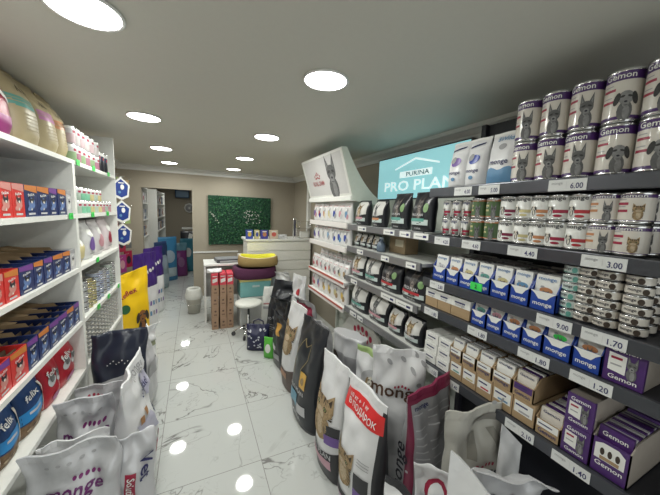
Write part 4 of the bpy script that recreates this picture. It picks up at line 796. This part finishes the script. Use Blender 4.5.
def endf(x, z, off):      # print on the narrow end of the sack
    p0 = S_(-.145, z, 0); return (-.146*(1-.05*math.sin(PI*min(1, z/.82*1.1)))-off-.012, -x*.9, p0[2])
g3.text('monge', 0, .42, INK, endf, w=.30, h=.075, rot=PI/2*.98, off=.004)
K('pet_food_sack', 'bag', [('body', gg), ('dark_red_border', g1), ('small_print', g2), ('lettering', g3), ('top_seal', seal_strip(.29, .82, S_, BURG))]).put((1.045, .975, 0), (0, 0, math.radians(4)), 'grey sack with dark red border and columns of small print', GR)
def bg(g, S): mg(g, S, INK, .52, .22, .01)
def bgp(g, S): g.poly([(-.02, .74), (.03, .79), (.10, .78), (.13, .72), (.10, .75), (.04, .76)], M((.2, .19, .17), .5), S, .005, ML); g.rect(-.04, -.02+.015, .6, .72, M((.24, .23, .2), .5), S, .005, ML); g.poly([(.05, .72), (.08, .73), (.13, .64), (.10, .63)], M((.24, .23, .2), .5), S, .005, ML); g.ell(.08, .83, .01, .01, GREYP, S, .005); g.ell(.11, .84, .01, .01, GREYP, S, .005)
SB = M((.46, .45, .41), .38, .1, bump=.2, scale=12)
sack(.26, .82, .12, [(0, SB)], [('lettering', bg), ('brown_print', bgp)], (1.11, .765, 0), -22, 'greyish beige sack with brown print in front of the boxes of pouches', GR, seal=SB, seed=25, wr=.012, skew=.03)
sack(.26, .78, .13, [(0, SILVER)], [('lettering', lambda g, S: mg(g, S, INK, .56, .22, .03))], (1.08, .60, 0), -38, 'silver sack with rounded top nearest the lowest black shelf', GR, seal=SILVER, seed=27, wr=.014, curl=.5)
sack(.10, .73, .05, [(0, WBAG)], [('grey_print', lambda g, S: g.rect(-.03, .03, .3, .34, GREYP, S, .006, ML))], (1.215, .66, 0), -22, 'white sack whose pointed corner rises beside the lowest black shelf', GR, seal=WBAG, seed=28, wr=.006, skew=-.05)
sack(.34, .76, .12, [(0, WBAG)], [('grey_print', lambda g, S: g.rect(-.1, .1, .3, .34, GREYP, S, .006, ML))], (.86, .46, 0), -50, 'plain white sack with sharp peaked corner at the bottom of the view', GR, seal=WBAG, seed=29, wr=.008, skew=-.12)
def rd(g, S):
    g.ell(0, .44, .06, .05, BURG, S, .006, rot=.6, maxlen=ML); g.text('monge', .0, .33, BURG, S, w=.2, off=.006)
sack(.24, .52, .12, [(0, WBAG)], [('red_print', rd)], (.775, .76, 0), -60, 'small white sack with dark red print leaning below the red bannered sack', GR, seal=CHAR, seed=31, wr=.01, skew=-.03)
sack(.18, .57, .07, [(0, WBAG)], [('red_print', lambda g, S: (g.ell(.0, .46, .05, .06, DRED, S, .006, maxlen=ML), g.ell(.0, .46, .035, .045, WBAG, S, .009, maxlen=ML)))], (.93, .79, 0), -45, 'white sack with dark red ring between the bordered and the beige sack', GR, seed=32, wr=.012)
# ------------------------------------------------------------------ left floor sacks
GL = 'pet food sacks standing on the floor at the left'
VB = M((.50, .49, .62), .4)
def vet(g, S):
    g.poly([(-.2, .52), (-.02, .5), (.04, .36), (-.12, .40)], VB, S, .005, ML); g.poly([(.02, .7), (.2, .64), (.2, .5), (.05, .55)], VB, S, .005, ML); g.poly([(-.19, .20), (.2, .26), (.2, .31), (-.19, .25)], DRED, S, .005, ML)
    g.rect(-.16, -.13, .5, .54, M((.4, .2, .08), .5), S, .006, ML); g.rect(-.11, -.08, .52, .56, M((.4, .2, .08), .5), S, .006, ML)
def vtx(g, S): g.text('Vet', -.09, .335, NAVYINK, S, w=.14, off=.007, rot=.12); g.text('Vet', .11, .43, NAVYINK, S, w=.12, off=.007); g.text('Solution', .03, .62, NAVYINK, S, w=.2, off=.007); g.text('monge', .02, .72, GREYP, S, w=.2, off=.007)
sack(.46, .77, .18, [(0, WBAG)], [('printed_label', vet), ('lettering', vtx)], (-.325, 1.80, 0), 90, 'white sack with red stripe and blue lettering at the edge of the aisle', GL, seal=WBAG, seed=41, wr=.012)
sack(.36, .64, .16, [(0, SILVER)], [('grey_print', lambda g, S: g.rect(-.12, .12, .3, .4, GREYP, S, .006, ML))], (-.40, 2.62, 0), 84, 'silver white sack in the left row just beyond the lettered one', GL, seal=WBAG, seed=42, wr=.014)
def bk(g, S):
    for k in range(8): g.ell(-.06+.016*k, .60+.012*(k % 3), .004, .004, WHITE, S, .006, maxlen=ML)
    g.poly([(-.12, .5), (.06, .53), (.05, .47), (-.08, .45)], GREYP, S, .006, ML)
def bk2(g, S):
    for k in range(8): g.ell(-.14+.018*(k % 4), .26+.02*(k//4), .007, .007, DRED, S, .006, maxlen=ML)
    g.text('monge', .0, .16, DRED, S, w=.2, off=.006)
sack(.31, .80, .17, [(0, SILVER), (.42, M((.02, .025, .045), .28, bump=.2, scale=12))], [('white_print', bk), ('red_print', bk2)], (-.475, 2.26, 0), 5, 'large sack with dark navy upper half and silver lower half', GL, seed=43, wr=.014)
def gp(g, S):
    g.text('monge', .01, .47, M((.12, .02, .12), .4), S, w=.19, off=.006)
    for k in range(5): g.ell(.0+.02*k, .525, .007, .01, M((.2, .02, .15), .4), S, .006, maxlen=ML)
    for k in range(5): g.ell(-.08+.035*k, .60, .008, .005, GREYP, S, .006, maxlen=ML)
sack(.24, .67, .16, [(0, SILVER)], [('lettering', gp)], (-.53, 1.77, 0), 3, 'silver sack with purple lettering, second from the bottom left corner', GL, seal=SILVER, seed=45, wr=.018, curl=.12)
sack(.32, .66, .16, [(0, SILVER)], [('lettering', gp)], (-.475, 1.42, 0), 0, 'silver sack with purple lettering in the bottom left corner', GL, seal=SILVER, seed=46, wr=.018, curl=.12)
sack(.26, .57, .11, [(0, WBAG)], [('grey_print', lambda g, S: g.rect(-.08, .08, .3, .34, GREYP, S, .006, ML))], (-.52, 1.60, 0), 6, 'white crumpled sack squeezed between the two purple lettered silver sacks', GL, seal=WBAG, seed=91, wr=.02, curl=.1)
sack(.27, .58, .12, [(0, SILVER)], [('red_print', lambda g, S: [g.ell(-.07+.022*(k % 4), .50+.022*(k//4), .007, .007, DRED, S, .006, maxlen=ML) for k in range(8)])], (-.515, 2.03, 0), 6, 'silver sack with small dark red dots in front of the navy topped sack', GL, seal=SILVER, seed=92, wr=.016, curl=.1)
def vg(g, S): g.rect(-.055, -.015, .28, .44, DRED, S, .006, ML); g.text('Vet', .03, .44, NAVYINK, S, w=.11, off=.006, rot=-PI/2); g.text('Solution', -.035, .36, WHITE, S, w=.13, off=.008, rot=-PI/2)
sack(.15, .60, .08, [(0, SILVER)], [('lettering', vg)], (-.265, 1.46, 0), 20, 'grey sack with small red strip squeezed beside the white lettered sack', GL, seed=47, wr=.012)
sack(.30, .54, .16, [(0, WBAG)], [('grey_print', lambda g, S: g.rect(-.12, .12, .3, .36, M((.3, .32, .2), .5), S, .006, ML))], (-.46, 3.06, 0), 60, 'crumpled white sack just before the yellow one', GL, seal=WBAG, seed=48, wr=.022, curl=.4)
YB_ = M((.88, .56, .01), .35, bump=.1, scale=12)
def rot(g, S): art_dog(g, .10, .44, .24, S, .006, ml=.02, c1=M((.03, .022, .02), .6), c2=M((.25, .1, .03), .6), ears='down'); g.ell(-.08, .56, .045, .05, M((.02, .12, .04), .5), S, .006, maxlen=ML)
def rtx(g, S): g.text('Reflex', -.04, .72, DRED, S, w=.2, off=.008, rot=.25); g.rect(-.16, .16, .10, .17, LGREY, S, .006, ML)
sack(.46, .92, .2, [(0, YB_)], [('dog_picture', rot), ('lettering', rtx)], (-.67, 3.62, 0), 42, 'bright yellow dog food sack with black dog and red lettering', GL, seal=YB_, seed=49, wr=.01, skew=.05)
PV = M((.045, .015, .16), .33, bump=.1, scale=12)
def rj(g, S): g.text('TROVET', .0, .74, WHITE, S, w=.26, off=.008, rot=.35) if 0 else [g.ell(-.08+.05*k, .76+.015*k, .018, .024, PAPER, S, .008, maxlen=ML) for k in range(4)]
def rk(g, S):
    for k in range(10): g.rect(-.14+.05*(k % 5), -.11+.05*(k % 5), .18+.14*(k//5), .24+.14*(k//5), (GREYP, VIOLET, LBLUE)[k % 3], S, .006, ML)
for i, (x, y, r) in enumerate(((-.62, 4.42, 58), (-.59, 5.02, 60))):
    sack(.40, 1.02, .2, [(0, WBAG), (.58, PV)], [('lettering', rj), ('small_print', rk)], (x, y, 0), r, ('purple topped sack with white lower half, right behind the yellow sack', 'purple topped sack nearest the doorway')[i], GL, seal=PV, seed=51+i, wr=.012, lean=(.03, 0))
# ================================================================== HANGING GOODS ON THE LEFT WALL
def hexpack():
    def H_(s): return [(0, .10*s), (.075*s, .03*s), (.06*s, -.08*s), (0, -.11*s), (-.06*s, -.08*s), (-.075*s, .03*s)]
    g = G(); P = H_(1.25); n = 6; V = [(a, y, b) for y in (-.012, .012) for a, b in P]
    g.add(V, [tuple(range(n)), tuple(range(n, 2*n))[::-1]]+[(i, n+i, n+(i+1) % n, (i+1) % n) for i in range(n)], PAPER); q = G(); q.poly(H_(1.0), M((.02, .05, .25), .35), flat(-.012), .001); q2 = G()
    q2.ell(.01, .01, .02, .03, WHITE, flat(-.012), .003); q2.ell(-.02, -.05, .015, .015, LBLUE, flat(-.012), .003); q2.text('8in1', 0, .055, WHITE, flat(-.012), w=.05, off=.003) if 0 else q2.rect(-.03, .03, .05, .062, WHITE, flat(-.012), .003)
    return K('hanging_package', 'package', [('card', g), ('blue_print', q), ('white_print', q2)])
hk = hexpack()
rod = K('wall_hook', 'hook', [('rod', G().tube([(0, 0, 0), (.24, 0, 0), (.25, 0, .012)], .003, CHROME, 6)), ('plate', G().box(0, .004, -.015, .015, -.02, .02, CHROME))])
lrod = K('wall_hook', 'hook', [('rod', G().tube([(0, 0, 0), (.32, 0, 0), (.33, 0, .012)], .003, CHROME, 6)), ('plate', G().box(0, .004, -.015, .015, -.02, .02, CHROME))])
for i, z in enumerate((1.84, 1.575, 1.31)):
    hk.put((-.76, 4.05, z), FACE_L-.9, f'blue and white six sided package hanging past the left shelving, {("top", "middle", "bottom")[i]} one', 'blue hanging packages')
    lrod.put((XL, 4.06, z+.13), 0, f'long chrome hook of the {("top", "middle", "bottom")[i]} blue hanging package', 'wall hooks')
def card(w, h, c, c2): g = G().box(-w/2, w/2, -.01, .01, -h, 0, c); q = G(); q.ell(0, -h*.55, w*.3, h*.25, c2, flat(-.01), .001); return K('blister_card', 'package', [('card', g), ('product', q)])
cs = [(DRED, INK, 'dark red'), (LGREY, GREYP, 'grey'), (M((.3, .4, .15), .5), YEL, 'olive'), (MAG, PINK, 'magenta'), (M((.5, .35, .2), .5), FURD, 'brown'), (M((.12, .12, .12), .5), LYEL, 'black'), (LGREY, PINK, 'pink spotted'), (FURT, GREEN, 'tan')]
j = 0
for yy in (3.95, 4.25, 4.6, 5.0):
    for z in (2.0, 1.62, 1.26, .98):
        c, c2, nm = cs[(j*3+j//4) % 8]
        card(.12, .24, c, c2).put((XL+.17, yy, z), FACE_L-.6, f'{nm} carded pet product hanging on the left wall, {("top", "second", "third", "bottom")[j % 4]} row, {("nearest", "second", "third", "farthest")[j//4]} column', 'carded goods on the left wall'); j += 1
        rod.put((XL, yy, z+.012), 0, f'chrome wall hook, {("top", "second", "third", "bottom")[(j-1) % 4]} row, {("nearest", "second", "third", "farthest")[(j-1)//4]} column', 'wall hooks')
# ================================================================== BACK OF THE SHOP
random.seed(9)
g = G().box(-.545, .545, -.02, .02, -.43, .43, M((.01, .06, .03), .8)); 
lf = G(); LM = [M((.012, .07, .03), .6), M((.02, .11, .045), .6), M((.04, .17, .05), .6), M((.006, .035, .02), .7)]
for i in range(3400):
    x, z = random.uniform(-.53, .53), random.uniform(-.415, .415); a = random.uniform(0, 2*PI); L = random.uniform(.014, .036); ww = L*.3; o = -.022-random.uniform(.0, .03); dx, dz = math.cos(a), math.sin(a)
    lf.add([(x, o, z), (x+dx*L*.5-dz*ww, o-.008, z+dz*L*.5+dx*ww), (x+dx*L, o-random.uniform(0, .02), z+dz*L), (x+dx*L*.5+dz*ww, o-.008, z+dz*L*.5-dx*ww)], [(0, 1, 2, 3)], LM[random.choice((0, 0, 1, 1, 2, 3, 3))])
wf = G()
for i in range(60):
    t = i/26; x, z = (-.5+.22*t+random.uniform(-.015, .015), .12-.3*t+random.uniform(-.02, .02)) if i < 14 else (random.uniform(.05, .35), random.uniform(-.05, .2)); wf.ell(x, z, .012, .006, M((.5, .52, .46), .6), lambda a, b, off: (a, -.056, b), .0, rot=random.uniform(0, 3), n=6)
e = bpy.data.objects.new('plant_panel', None); C.objects.link(e); e.location = (.205+.56, YB-.022, 1.44); tag(e, 'dark green artificial plant panel on the beige back wall', 'plant panel')
ob('backing', g, e); k_ = ob('foliage', lf, e); k_['kind'] = 'stuff'; k_ = ob('pale_leaves', wf, e); k_['kind'] = 'stuff'
# counter
e = bpy.data.objects.new('reception_counter', None); C.objects.link(e); e.location = (1.21, 4.62, 0); tag(e, 'white slatted reception counter below the plant panel', 'counter')
CM = M((.82, .81, .75), .45)
g = G(); g.box(-.49, .53, -.20, .2, .06, 1.17, CM)
for k in range(7): g.box(-.495, .535, -.218, -.2, .07+.158*k, .07+.158*k+.146, CM, .004)
ob('panelled_front', g, e); ob('countertop', G().box(-.52, .55, -.235, .24, 1.17, 1.202, M((.8, .8, .77), .35), .005), e); ob('plinth', G().box(-.47, .52, -.18, .19, 0, .06, GREYM), e)
for i, (px, wd, c, c2) in enumerate(((249.5, .10, M((.04, .07, .35), .4), YEL), (256.5, .07, LYEL, M((.04, .07, .35), .4)), (263.5, .11, M((.06, .06, .3), .4), ORANGE), (272.5, .13, M((.6, .5, .4), .5), M((.6, .12, .1), .5)))):
    X = .755+(px-249.5)*.0163; g = G().box(-wd/2, wd/2, -.03, .03, 0, .135, c, .002); q = G(); q.ell(0, .07, wd*.28, .035, c2, flat(-.03), .001); q.rect(-wd*.3, wd*.3, .105, .12, WHITE, flat(-.03), .001)
    K('treat_box', 'box', [('carton', g), ('printed_picture', q)]).put((X, 4.46, 1.203), 0, ('blue box at the left end of the counter top', 'narrow yellow box on the counter top', 'purple blue box with orange picture on the counter top', 'beige box with red print on the counter top')[i], 'boxes on the counter')
g = G(); g.tube([(-.03, 0, .01), (-.03, 0, .30), (-.02, 0, .33), (.01, 0, .33), (.02, 0, .30), (.02, 0, .01)], .008, CHROME); K('display_stand', 'stand', [('frame', g), ('dark_panel', G().box(-.018, .008, -.004, .004, .04, .3, M((.08, .08, .12), .4))), ('base', G().box(-.06, .05, -.05, .05, 0, .01, WHITE, .003))]).put((1.50, 4.50, 1.203), 0, 'slim chrome framed stand near the right end of the counter')
sack(.2, .06, .16, [(0, WBAG)], [('grey_print', lambda g, S: g.rect(-.04, .04, .02, .03, GREYP, S, .004))], (1.28, 4.55, 1.203), 5, 'crumpled white plastic packet lying on the counter', name='plastic_packet', cat='packet', seed=60, wr=.015, nu=14, nv=8)
g = G().box(-.1, .1, -.06, .06, 0, .012, CHROME).box(-.1, .1, -.06, .06, .16, .166, CHROME); [g.tube([(x, y, .012), (x, y, .28)], .004, CHROME, 6) for x in (-.09, .09) for y in (-.05, .05)]; g.box(-.1, .1, -.06, .06, .28, .286, CHROME)
K('wire_rack', 'rack', [('frame', g), ('white_packet', G().box(-.07, .07, -.04, .04, .0125, .11, PAPER, .004))]).put((1.665, 4.52, 1.203), 0, 'small chrome shelf rack at the right end of the counter')
# desk with printer
e = bpy.data.objects.new('desk', None); C.objects.link(e); e.location = (.36, 4.52, -.0); tag(e, 'plain white desk behind the stacked brown cartons', 'desk')
ob('desk_top', G().box(-.25, .29, -.22, .22, .83, .86, WHITE, .003), e); ob('side_panel', G().box(-.245, -.225, -.2, .2, 0, .83, WHITE), e); ob('side_panel', G().box(.265, .285, -.2, .2, 0, .83, WHITE), e); ob('modesty_panel', G().box(-.225, .265, .1, .12, .3, .83, WHITE), e)
K('printer', 'printer', [('body', G().box(-.17, .17, -.13, .13, 0, .045, M((.05, .05, .06), .4), .006)), ('lid', G().box(-.165, .165, -.12, .12, .0455, .055, M((.3, .3, .32), .3), .003)), ('paper_tray', G().box(-.13, .13, -.16, -.131, .01, .03, GREYP))]).put((.44, 4.5, .861), .1, 'flat black printer lying on the white desk')
K('paper_stack', 'papers', [('sheets', G().box(-.1, .1, -.07, .07, 0, .02, PAPER))]).put((.44, 4.5, .9465), .25, 'black folder and papers on top of the printer') if 0 else None
K('paper_cup', 'cup', [('cup_body', G().lathe([(0, 0), (.028, 0), (.038, .11), (.04, .112), (.036, .11), (.026, .004), (0, .004)], WHITE, 16)), ('rim', G().lathe([(.037, .108), (.041, .11), (.037, .114)], PAPER, 16))]).put((.615, 4.46, .861), 0, 'white cup standing at the right edge of the desk')
# stacked cartons
BC = M((.36, .23, .15), .7)
def bcar(top):
    g = G().box(-.042, .042, -.13, .13, 0, .154, M((.62, .05, .08), .5) if top else BC, .002); q = G()
    if top: q.poly([(-.03, .03), (.03, .05), (.03, .10), (-.03, .08)], PAPER, flat(-.13), .001); q.text('red', 0, .12, WHITE, flat(-.13), w=.04) if 0 else q.rect(-.03, .03, .115, .125, PAPER, flat(-.13), .001)
    else: q.ell(0, .1, .014, .014, M((.12, .07, .05), .6), flat(-.13), .001); q.rect(-.02, .02, .04, .06, M((.2, .12, .08), .6), flat(-.13), .001)
    return K('cardboard_box', 'box', [('carton', g), ('printed_mark', q)])
b0, b1 = bcar(0), bcar(1)
for i, x in enumerate((.235, .335, .43)):
    for k in range(5): (b1 if k == 4 else b0).put((x+random.uniform(-.002, .002), 4.15, .155*k+.001), random.uniform(-.02, .02), f'{"red printed" if k == 4 else "brown"} slim carton in the {("left", "middle", "right")[i]} pile before the desk, {ORD[k]} up', 'slim cartons piled before the desk')
sack(.2, .05, .2, [(0, WBAG)], [('grey_print', lambda g, S: g.rect(-.04, .04, .02, .03, GREYP, S, .004))], (.235, 4.15, .777), 15, 'white plastic packet on top of the left carton pile', name='plastic_packet', cat='packet', seed=61, wr=.01, nu=14, nv=8)
# bin
g = G().lathe([(0, .002), (.085, .002), (.115, .27), (.122, .275), (.112, .272), (.08, .01), (0, .01)], M((.5, .48, .42), .5), 28); l = G().lathe([(.119, .24), (.127, .277), (.125, .30), (.112, .34), (.105, .385), (.09, .40), (.085, .37), (.098, .32), (.1, .26)], M((.66, .66, .62), .4, bump=.5, scale=30), 22)
K('waste_bin', 'bin', [('bucket', g), ('bin_liner', l), ('handle', G().tube([(-.12, 0, .26), (-.13, -.05, .2), (-.08, -.11, .16), (0, -.13, .15), (.08, -.11, .16), (.13, -.05, .2), (.12, 0, .26)], .003, CHROME, 6))]).put((-.03, 4.82, 0), 0, 'beige waste bin with a white liner standing against the back wall')
# stool
sg = G().lathe([(0, .0), (.14, .0), (.168, .012), (.175, .03), (.168, .05), (.13, .06), (0, .062)], M((.76, .76, .70), .35), 36)
bs = []; base = G(); base.cyl(0, 0, .09, .12, .035, CHROME)
e = bpy.data.objects.new('stool', None); C.objects.link(e); e.location = (.625, 3.72, 0); tag(e, 'round white swivel stool on a chrome wheeled base', 'stool')
ob('seat', sg, e, (0, 0, .40)); ob('gas_column', G().cyl(0, 0, .1, .28, .022, CHROME).cyl(0, 0, .28, .40, .014, M((.05, .05, .05), .3)).cyl(0, 0, .385, .40, .08, M((.05, .05, .05), .4)), e); ob('hub', base, e)
for k in range(5):
    a = 2*PI*k/5+.5; c, s_ = math.cos(a), math.sin(a)
    l = ob('leg', G().tube([(.02*c, .02*s_, .105), (.1*c, .1*s_, .095), (.19*c, .19*s_, .06)], .011, CHROME), e)
    ob('wheel', G().lathe([(.0, -.012), (.026, -.012), (.028, 0), (.026, .012), (0, .012)], M((.04, .04, .045), .4), 16), l, (.19*c, .19*s_, .0285), (PI/2, 0, a))
# pet beds
def bed(w, d, h, mo, mi, rim):
    def ring(s, z, n=48): return [(w/2*s*math.copysign(abs(math.cos(t))**.6, math.cos(t)), d/2*s*math.copysign(abs(math.sin(t))**.6, math.sin(t)), z+.025*abs(math.cos(t))*(z > h*.5)) for t in [2*PI*i/n for i in range(n)]]
    g = G(); prof = [(.86, 0, mo), (.97, h*.12, mo), (1.0, h*.45, mo), (.97, h*.85, mo), (.92, h*.97, mo), (.90, h*.99, rim), (.87, h, rim), (.82, h*.93, mi), (.76, h*.6, mi), (.74, h*.38, mi)]; n = 48; V = []
    for s, z, _ in prof: V += ring(s, z)
    o = 0; g.v = V
    for j in range(len(prof)-1):
        for i in range(n): g.f.append((j*n+i, j*n+(i+1) % n, (j+1)*n+(i+1) % n, (j+1)*n+i)); g.mi.append(g.mat(prof[j+1][2])); g.sm.append(True)
    g.f.append(tuple(range(n))[::-1]); g.mi.append(0); g.sm.append(False)
    c = G(); c.lathe([(.0, .06), (.5, .058), (.9, .045), (1., .02), (.9, 0)], mi, 40); c.v = [(x*w/2*.72, y*d/2*.72, z+h*.25) for x, y, z in c.v]
    return K('pet_bed', 'pet bed', [('bolster', g), ('cushion', c)])
GOLD = M((.33, .23, .09), .9, bump=.3, scale=90); LIME = M((.75, .7, .05), .8, bump=.2, scale=90); PLUM = M((.085, .02, .06), .9, bump=.3, scale=90); CRM = M((.66, .58, .36), .8)
bx, by = .76, 4.11
bed(.60, .46, .145, PLUM, M((.04, .012, .03), .9), PLUM).put((bx+.01, by, .690), .05, 'dark plum pet bed lying under the mustard one')
bed(.56, .44, .125, GOLD, LIME, CRM).put((bx+.06, by, .860), -.1, 'mustard brown pet bed with yellow lining on top of the pile')
g = G().box(-.21, .21, -.17, .17, 0, .22, M((.18, .42, .42), .4), .01)
K('storage_box', 'box', [('tub', g), ('lid', G().box(-.22, .22, -.18, .18, .221, .25, M((.62, .55, .2), .4), .006)), ('handle', G().box(-.05, .05, -.186, -.171, .14, .165, M((.5, .6, .6), .4), .003))]).put((bx, by, .438), 0, 'turquoise storage box with yellow lid under the pet beds')
K('storage_box', 'box', [('tub', G().box(-.21, .21, -.17, .17, 0, .41, M((.55, .56, .55), .4), .01)), ('lid', G().box(-.22, .22, -.18, .18, .411, .435, PAPER, .006)), ('front_panel', G().box(-.18, .18, -.176, -.171, .08, .34, M((.62, .63, .62), .4)))]).put((bx, by, 0), 0, 'tall grey white storage box at the bottom of the pile behind the stool')
sack(.3, .30, .03, [(0, PAPER)], [('red_print', lambda g, S: g.rect(-.09, .08, .10, .16, M((.5, .2, .2), .5), S, .004, ML))], (.86, 3.72, .30), -8, 'white printed carrier bag propped over the lower storage box', name='carrier_bag', cat='bag', seed=63, wr=.008, nu=16, nv=14, tilt=(-6, 18)) if 0 else None
sack(.20, .60, .08, [(0, PAPER)], [('red_print', lambda g, S: (g.rect(-.08, .08, .36, .38, M((.5, .2, .2), .5), S, .004, ML), g.rect(-.08, .06, .3, .335, GREYP, S, .004, ML)))], (.90, 3.82, 0), -8, 'white printed paper sack leaning before the storage boxes', seed=63, wr=.01, nu=16, nv=16, lean=(.05, .02))
# polka dot bag
NV = M((.016, .018, .06), .5)
def dots(g, S):
    random.seed(3)
    for i in range(26): g.ell(random.uniform(-.11, .11), random.uniform(.05, .27), random.uniform(.008, .017), random.uniform(.006, .012), M((.55, .56, .62), .5), S, .005, rot=random.uniform(0, 3), n=8, maxlen=ML)
S2 = bag_surf(.27, .31, .18, 70, wr=.008, boxy=.5)
K('dotted_bag', 'bag', [('body', bag_body(.27, .31, .18, S2, [(0, NV)], None, 22, 18)), ('white_dots', (lambda g: (dots(g, lambda x, z, off: S2(x, z, off)), g)[1])(G())), ('handle', G().tube([(-.06, 0, .29), (-.055, 0, .34), (0, 0, .365), (.055, 0, .34), (.06, 0, .29)], .008, NV))]).put((.665, 3.28, 0), -.45, 'navy blue bag with white dots standing on the floor by the stool')
sack(.13, .24, .07, [(0, M((.1, .45, .05), .4))], [('white_print', lambda g, S: g.ell(0, .12, .035, .05, PAPER, S, .004, maxlen=ML))], (.735, 3.02, 0), -40, 'small bright green pouch on the floor beside the dotted bag', name='pet_food_pouch', cat='pouch', seed=66, nu=12, nv=12, wr=.004)
# ================================================================== ROOM BEYOND THE DOORWAY
e = bpy.data.objects.new('shelving_unit', None); C.objects.link(e); e.location = (-.88, 6.15, 0); tag(e, 'white shelving seen through the doorway, nearer unit', 'shelf unit')
def far_unit(e, y0, y1, deep, zs):
    ob('side_panel', G().box(-.17, deep, y0, y0+.03, 0, 2.0, SHELFW), e); ob('side_panel', G().box(-.17, deep, y1-.03, y1, 0, 2.0, SHELFW), e); ob('back_panel', G().box(-.17, -.155, y0+.03, y1-.03, 0, 2.0, SHELFW), e)
    for z in zs: ob('shelf', G().box(-.155, deep, y0+.03, y1-.03, z-.02, z, SHELFW), e)
far_unit(e, -.3, .35, .08, (.3, .7, 1.1, 1.4, 1.7, 1.98))
e = bpy.data.objects.new('shelving_unit', None); C.objects.link(e); e.location = (-.88, 8.1, 0); tag(e, 'white shelving seen through the doorway, farther unit', 'shelf unit')
far_unit(e, -.9, .9, .16, (.3, .7, 1.1, 1.4, 1.7, 1.98))
pk = [K('shop_box', 'box', [('carton', G().box(-.07, .07, -.04, .04, 0, .18, c, .003)), ('printed_label', G().rect(-.05, .05, .05, .12, c2, flat(-.04), .001))]) for c, c2 in ((GREYP, PAPER), (M((.1, .13, .2), .5), LGREY), (M((.4, .28, .2), .5), PAPER), (LGREY, DRED))]
j = 0
for z in (1.1, 1.4, 1.7):
    for k in range(3): pk[j % 4].put((-.86, 5.98+.17*k, z+.001), FACE_L, f'small packet on the nearer shelving beyond the doorway, {("lower", "middle", "upper")[j//3]} shelf, {ORD[k]} along', 'packets beyond the doorway'); j += 1
j = 0
for z in (1.1, 1.4, 1.7):
    for k in range(6): pk[(j*3+1) % 4].put((-.78, 7.35+.28*k, z+.001), FACE_L, f'small packet on the farther shelving beyond the doorway, {("lower", "middle", "upper")[j//6]} shelf, {ORD[k]} along', 'packets beyond the doorway'); j += 1
BB = M((.05, .22, .42), .4, bump=.1)
def wp(g, S): g.ell(0, .55, .12, .14, M((.4, .5, .6), .5), S, .008, maxlen=ML); g.rect(-.15, .15, .1, .3, M((.45, .55, .6), .5), S, .008, ML)
GF = 'sacks beyond the doorway'
sack(.36, .95, .18, [(0, M((.35, .45, .5), .4)), (.6, M((.03, .06, .16), .4))], [('printed_picture', wp)], (-.62, 6.5, 0), 60, 'dark blue topped sack just through the doorway', GF, seed=80, nu=16, nv=16)
sack(.40, .98, .2, [(0, BB)], [('printed_picture', wp)], (-.55, 7.2, 0), 30, 'light blue sack with pale picture beyond the doorway', GF, seed=81, nu=16, nv=16)
sack(.30, .80, .18, [(0, M((.16, .03, .15), .4)), (.62, M((.1, .22, .28), .4))], [('printed_picture', lambda g, S: g.ell(0, .35, .08, .12, M((.25, .12, .25), .5), S, .008, maxlen=ML))], (-.32, 7.6, 0), 15, 'magenta sack with teal top beyond the doorway', GF, seed=82, nu=16, nv=16)
sack(.34, .85, .2, [(0, M((.04, .2, .28), .4))], [('printed_picture', lambda g, S: g.ell(0, .5, .08, .12, LGREY, S, .008, maxlen=ML))], (-.18, 8.15, 0), 15, 'dark teal sack behind the magenta one', GF, seed=83, nu=16, nv=16)
sack(.36, .62, .22, [(0, M((.32, .15, .04), .5))], [('printed_picture', lambda g, S: g.ell(0, .35, .08, .1, M((.2, .08, .02), .5), S, .008, maxlen=ML))], (-.1, 8.85, 0), 0, 'brown orange sack farthest back beyond the doorway', GF, seed=84, nu=16, nv=16)
sack(.5, .95, .22, [(0, BBAG)], [('white_print', lambda g, S: g.poly([(-.1, .5), (0, .5), (.08, .85), (-.02, .9)], PAPER, S, .008, ML))], (-.12, 9.3, 0), 0, 'black sack with white streak behind the brown one', GF, seed=85, nu=16, nv=16)
K('air_conditioner', 'appliance', [('casing', G().box(-.2, .2, -.1, .1, 0, .26, M((.03, .08, .16), .4), .02)), ('front_grille', G().box(-.17, .17, -.108, -.1, .03, .2, M((.08, .18, .3), .4)))]).put((-.33, YR-.101, 1.93), 0, 'dark blue box mounted high on the far room wall')
K('wall_fan', 'fan', [('housing', G().lathe([(0, 0), (.14, 0), (.16, .02), (.16, .06), (.13, .08), (0, .08)], PAPER, 8)), ('grille', G().lathe([(.03, .082), (.11, .082), (.11, .088), (.03, .088)], GREYP, 20))]).put((-.14, YR-.001, 1.62), (PI/2, 0, 0), 'white eight sided fan on the far room wall')
K('table', 'table', [('table_top', G().box(-.35, .35, -.2, .2, .98, 1.02, PAPER, .004))]+[('leg', G().box(x-.02, x+.02, y-.02, y+.02, 0, .98, GREYP)) for x in (-.3, .3) for y in (-.16, .16)]).put((.0, 9.9, 0), 0, 'pale high table against the far room wall')
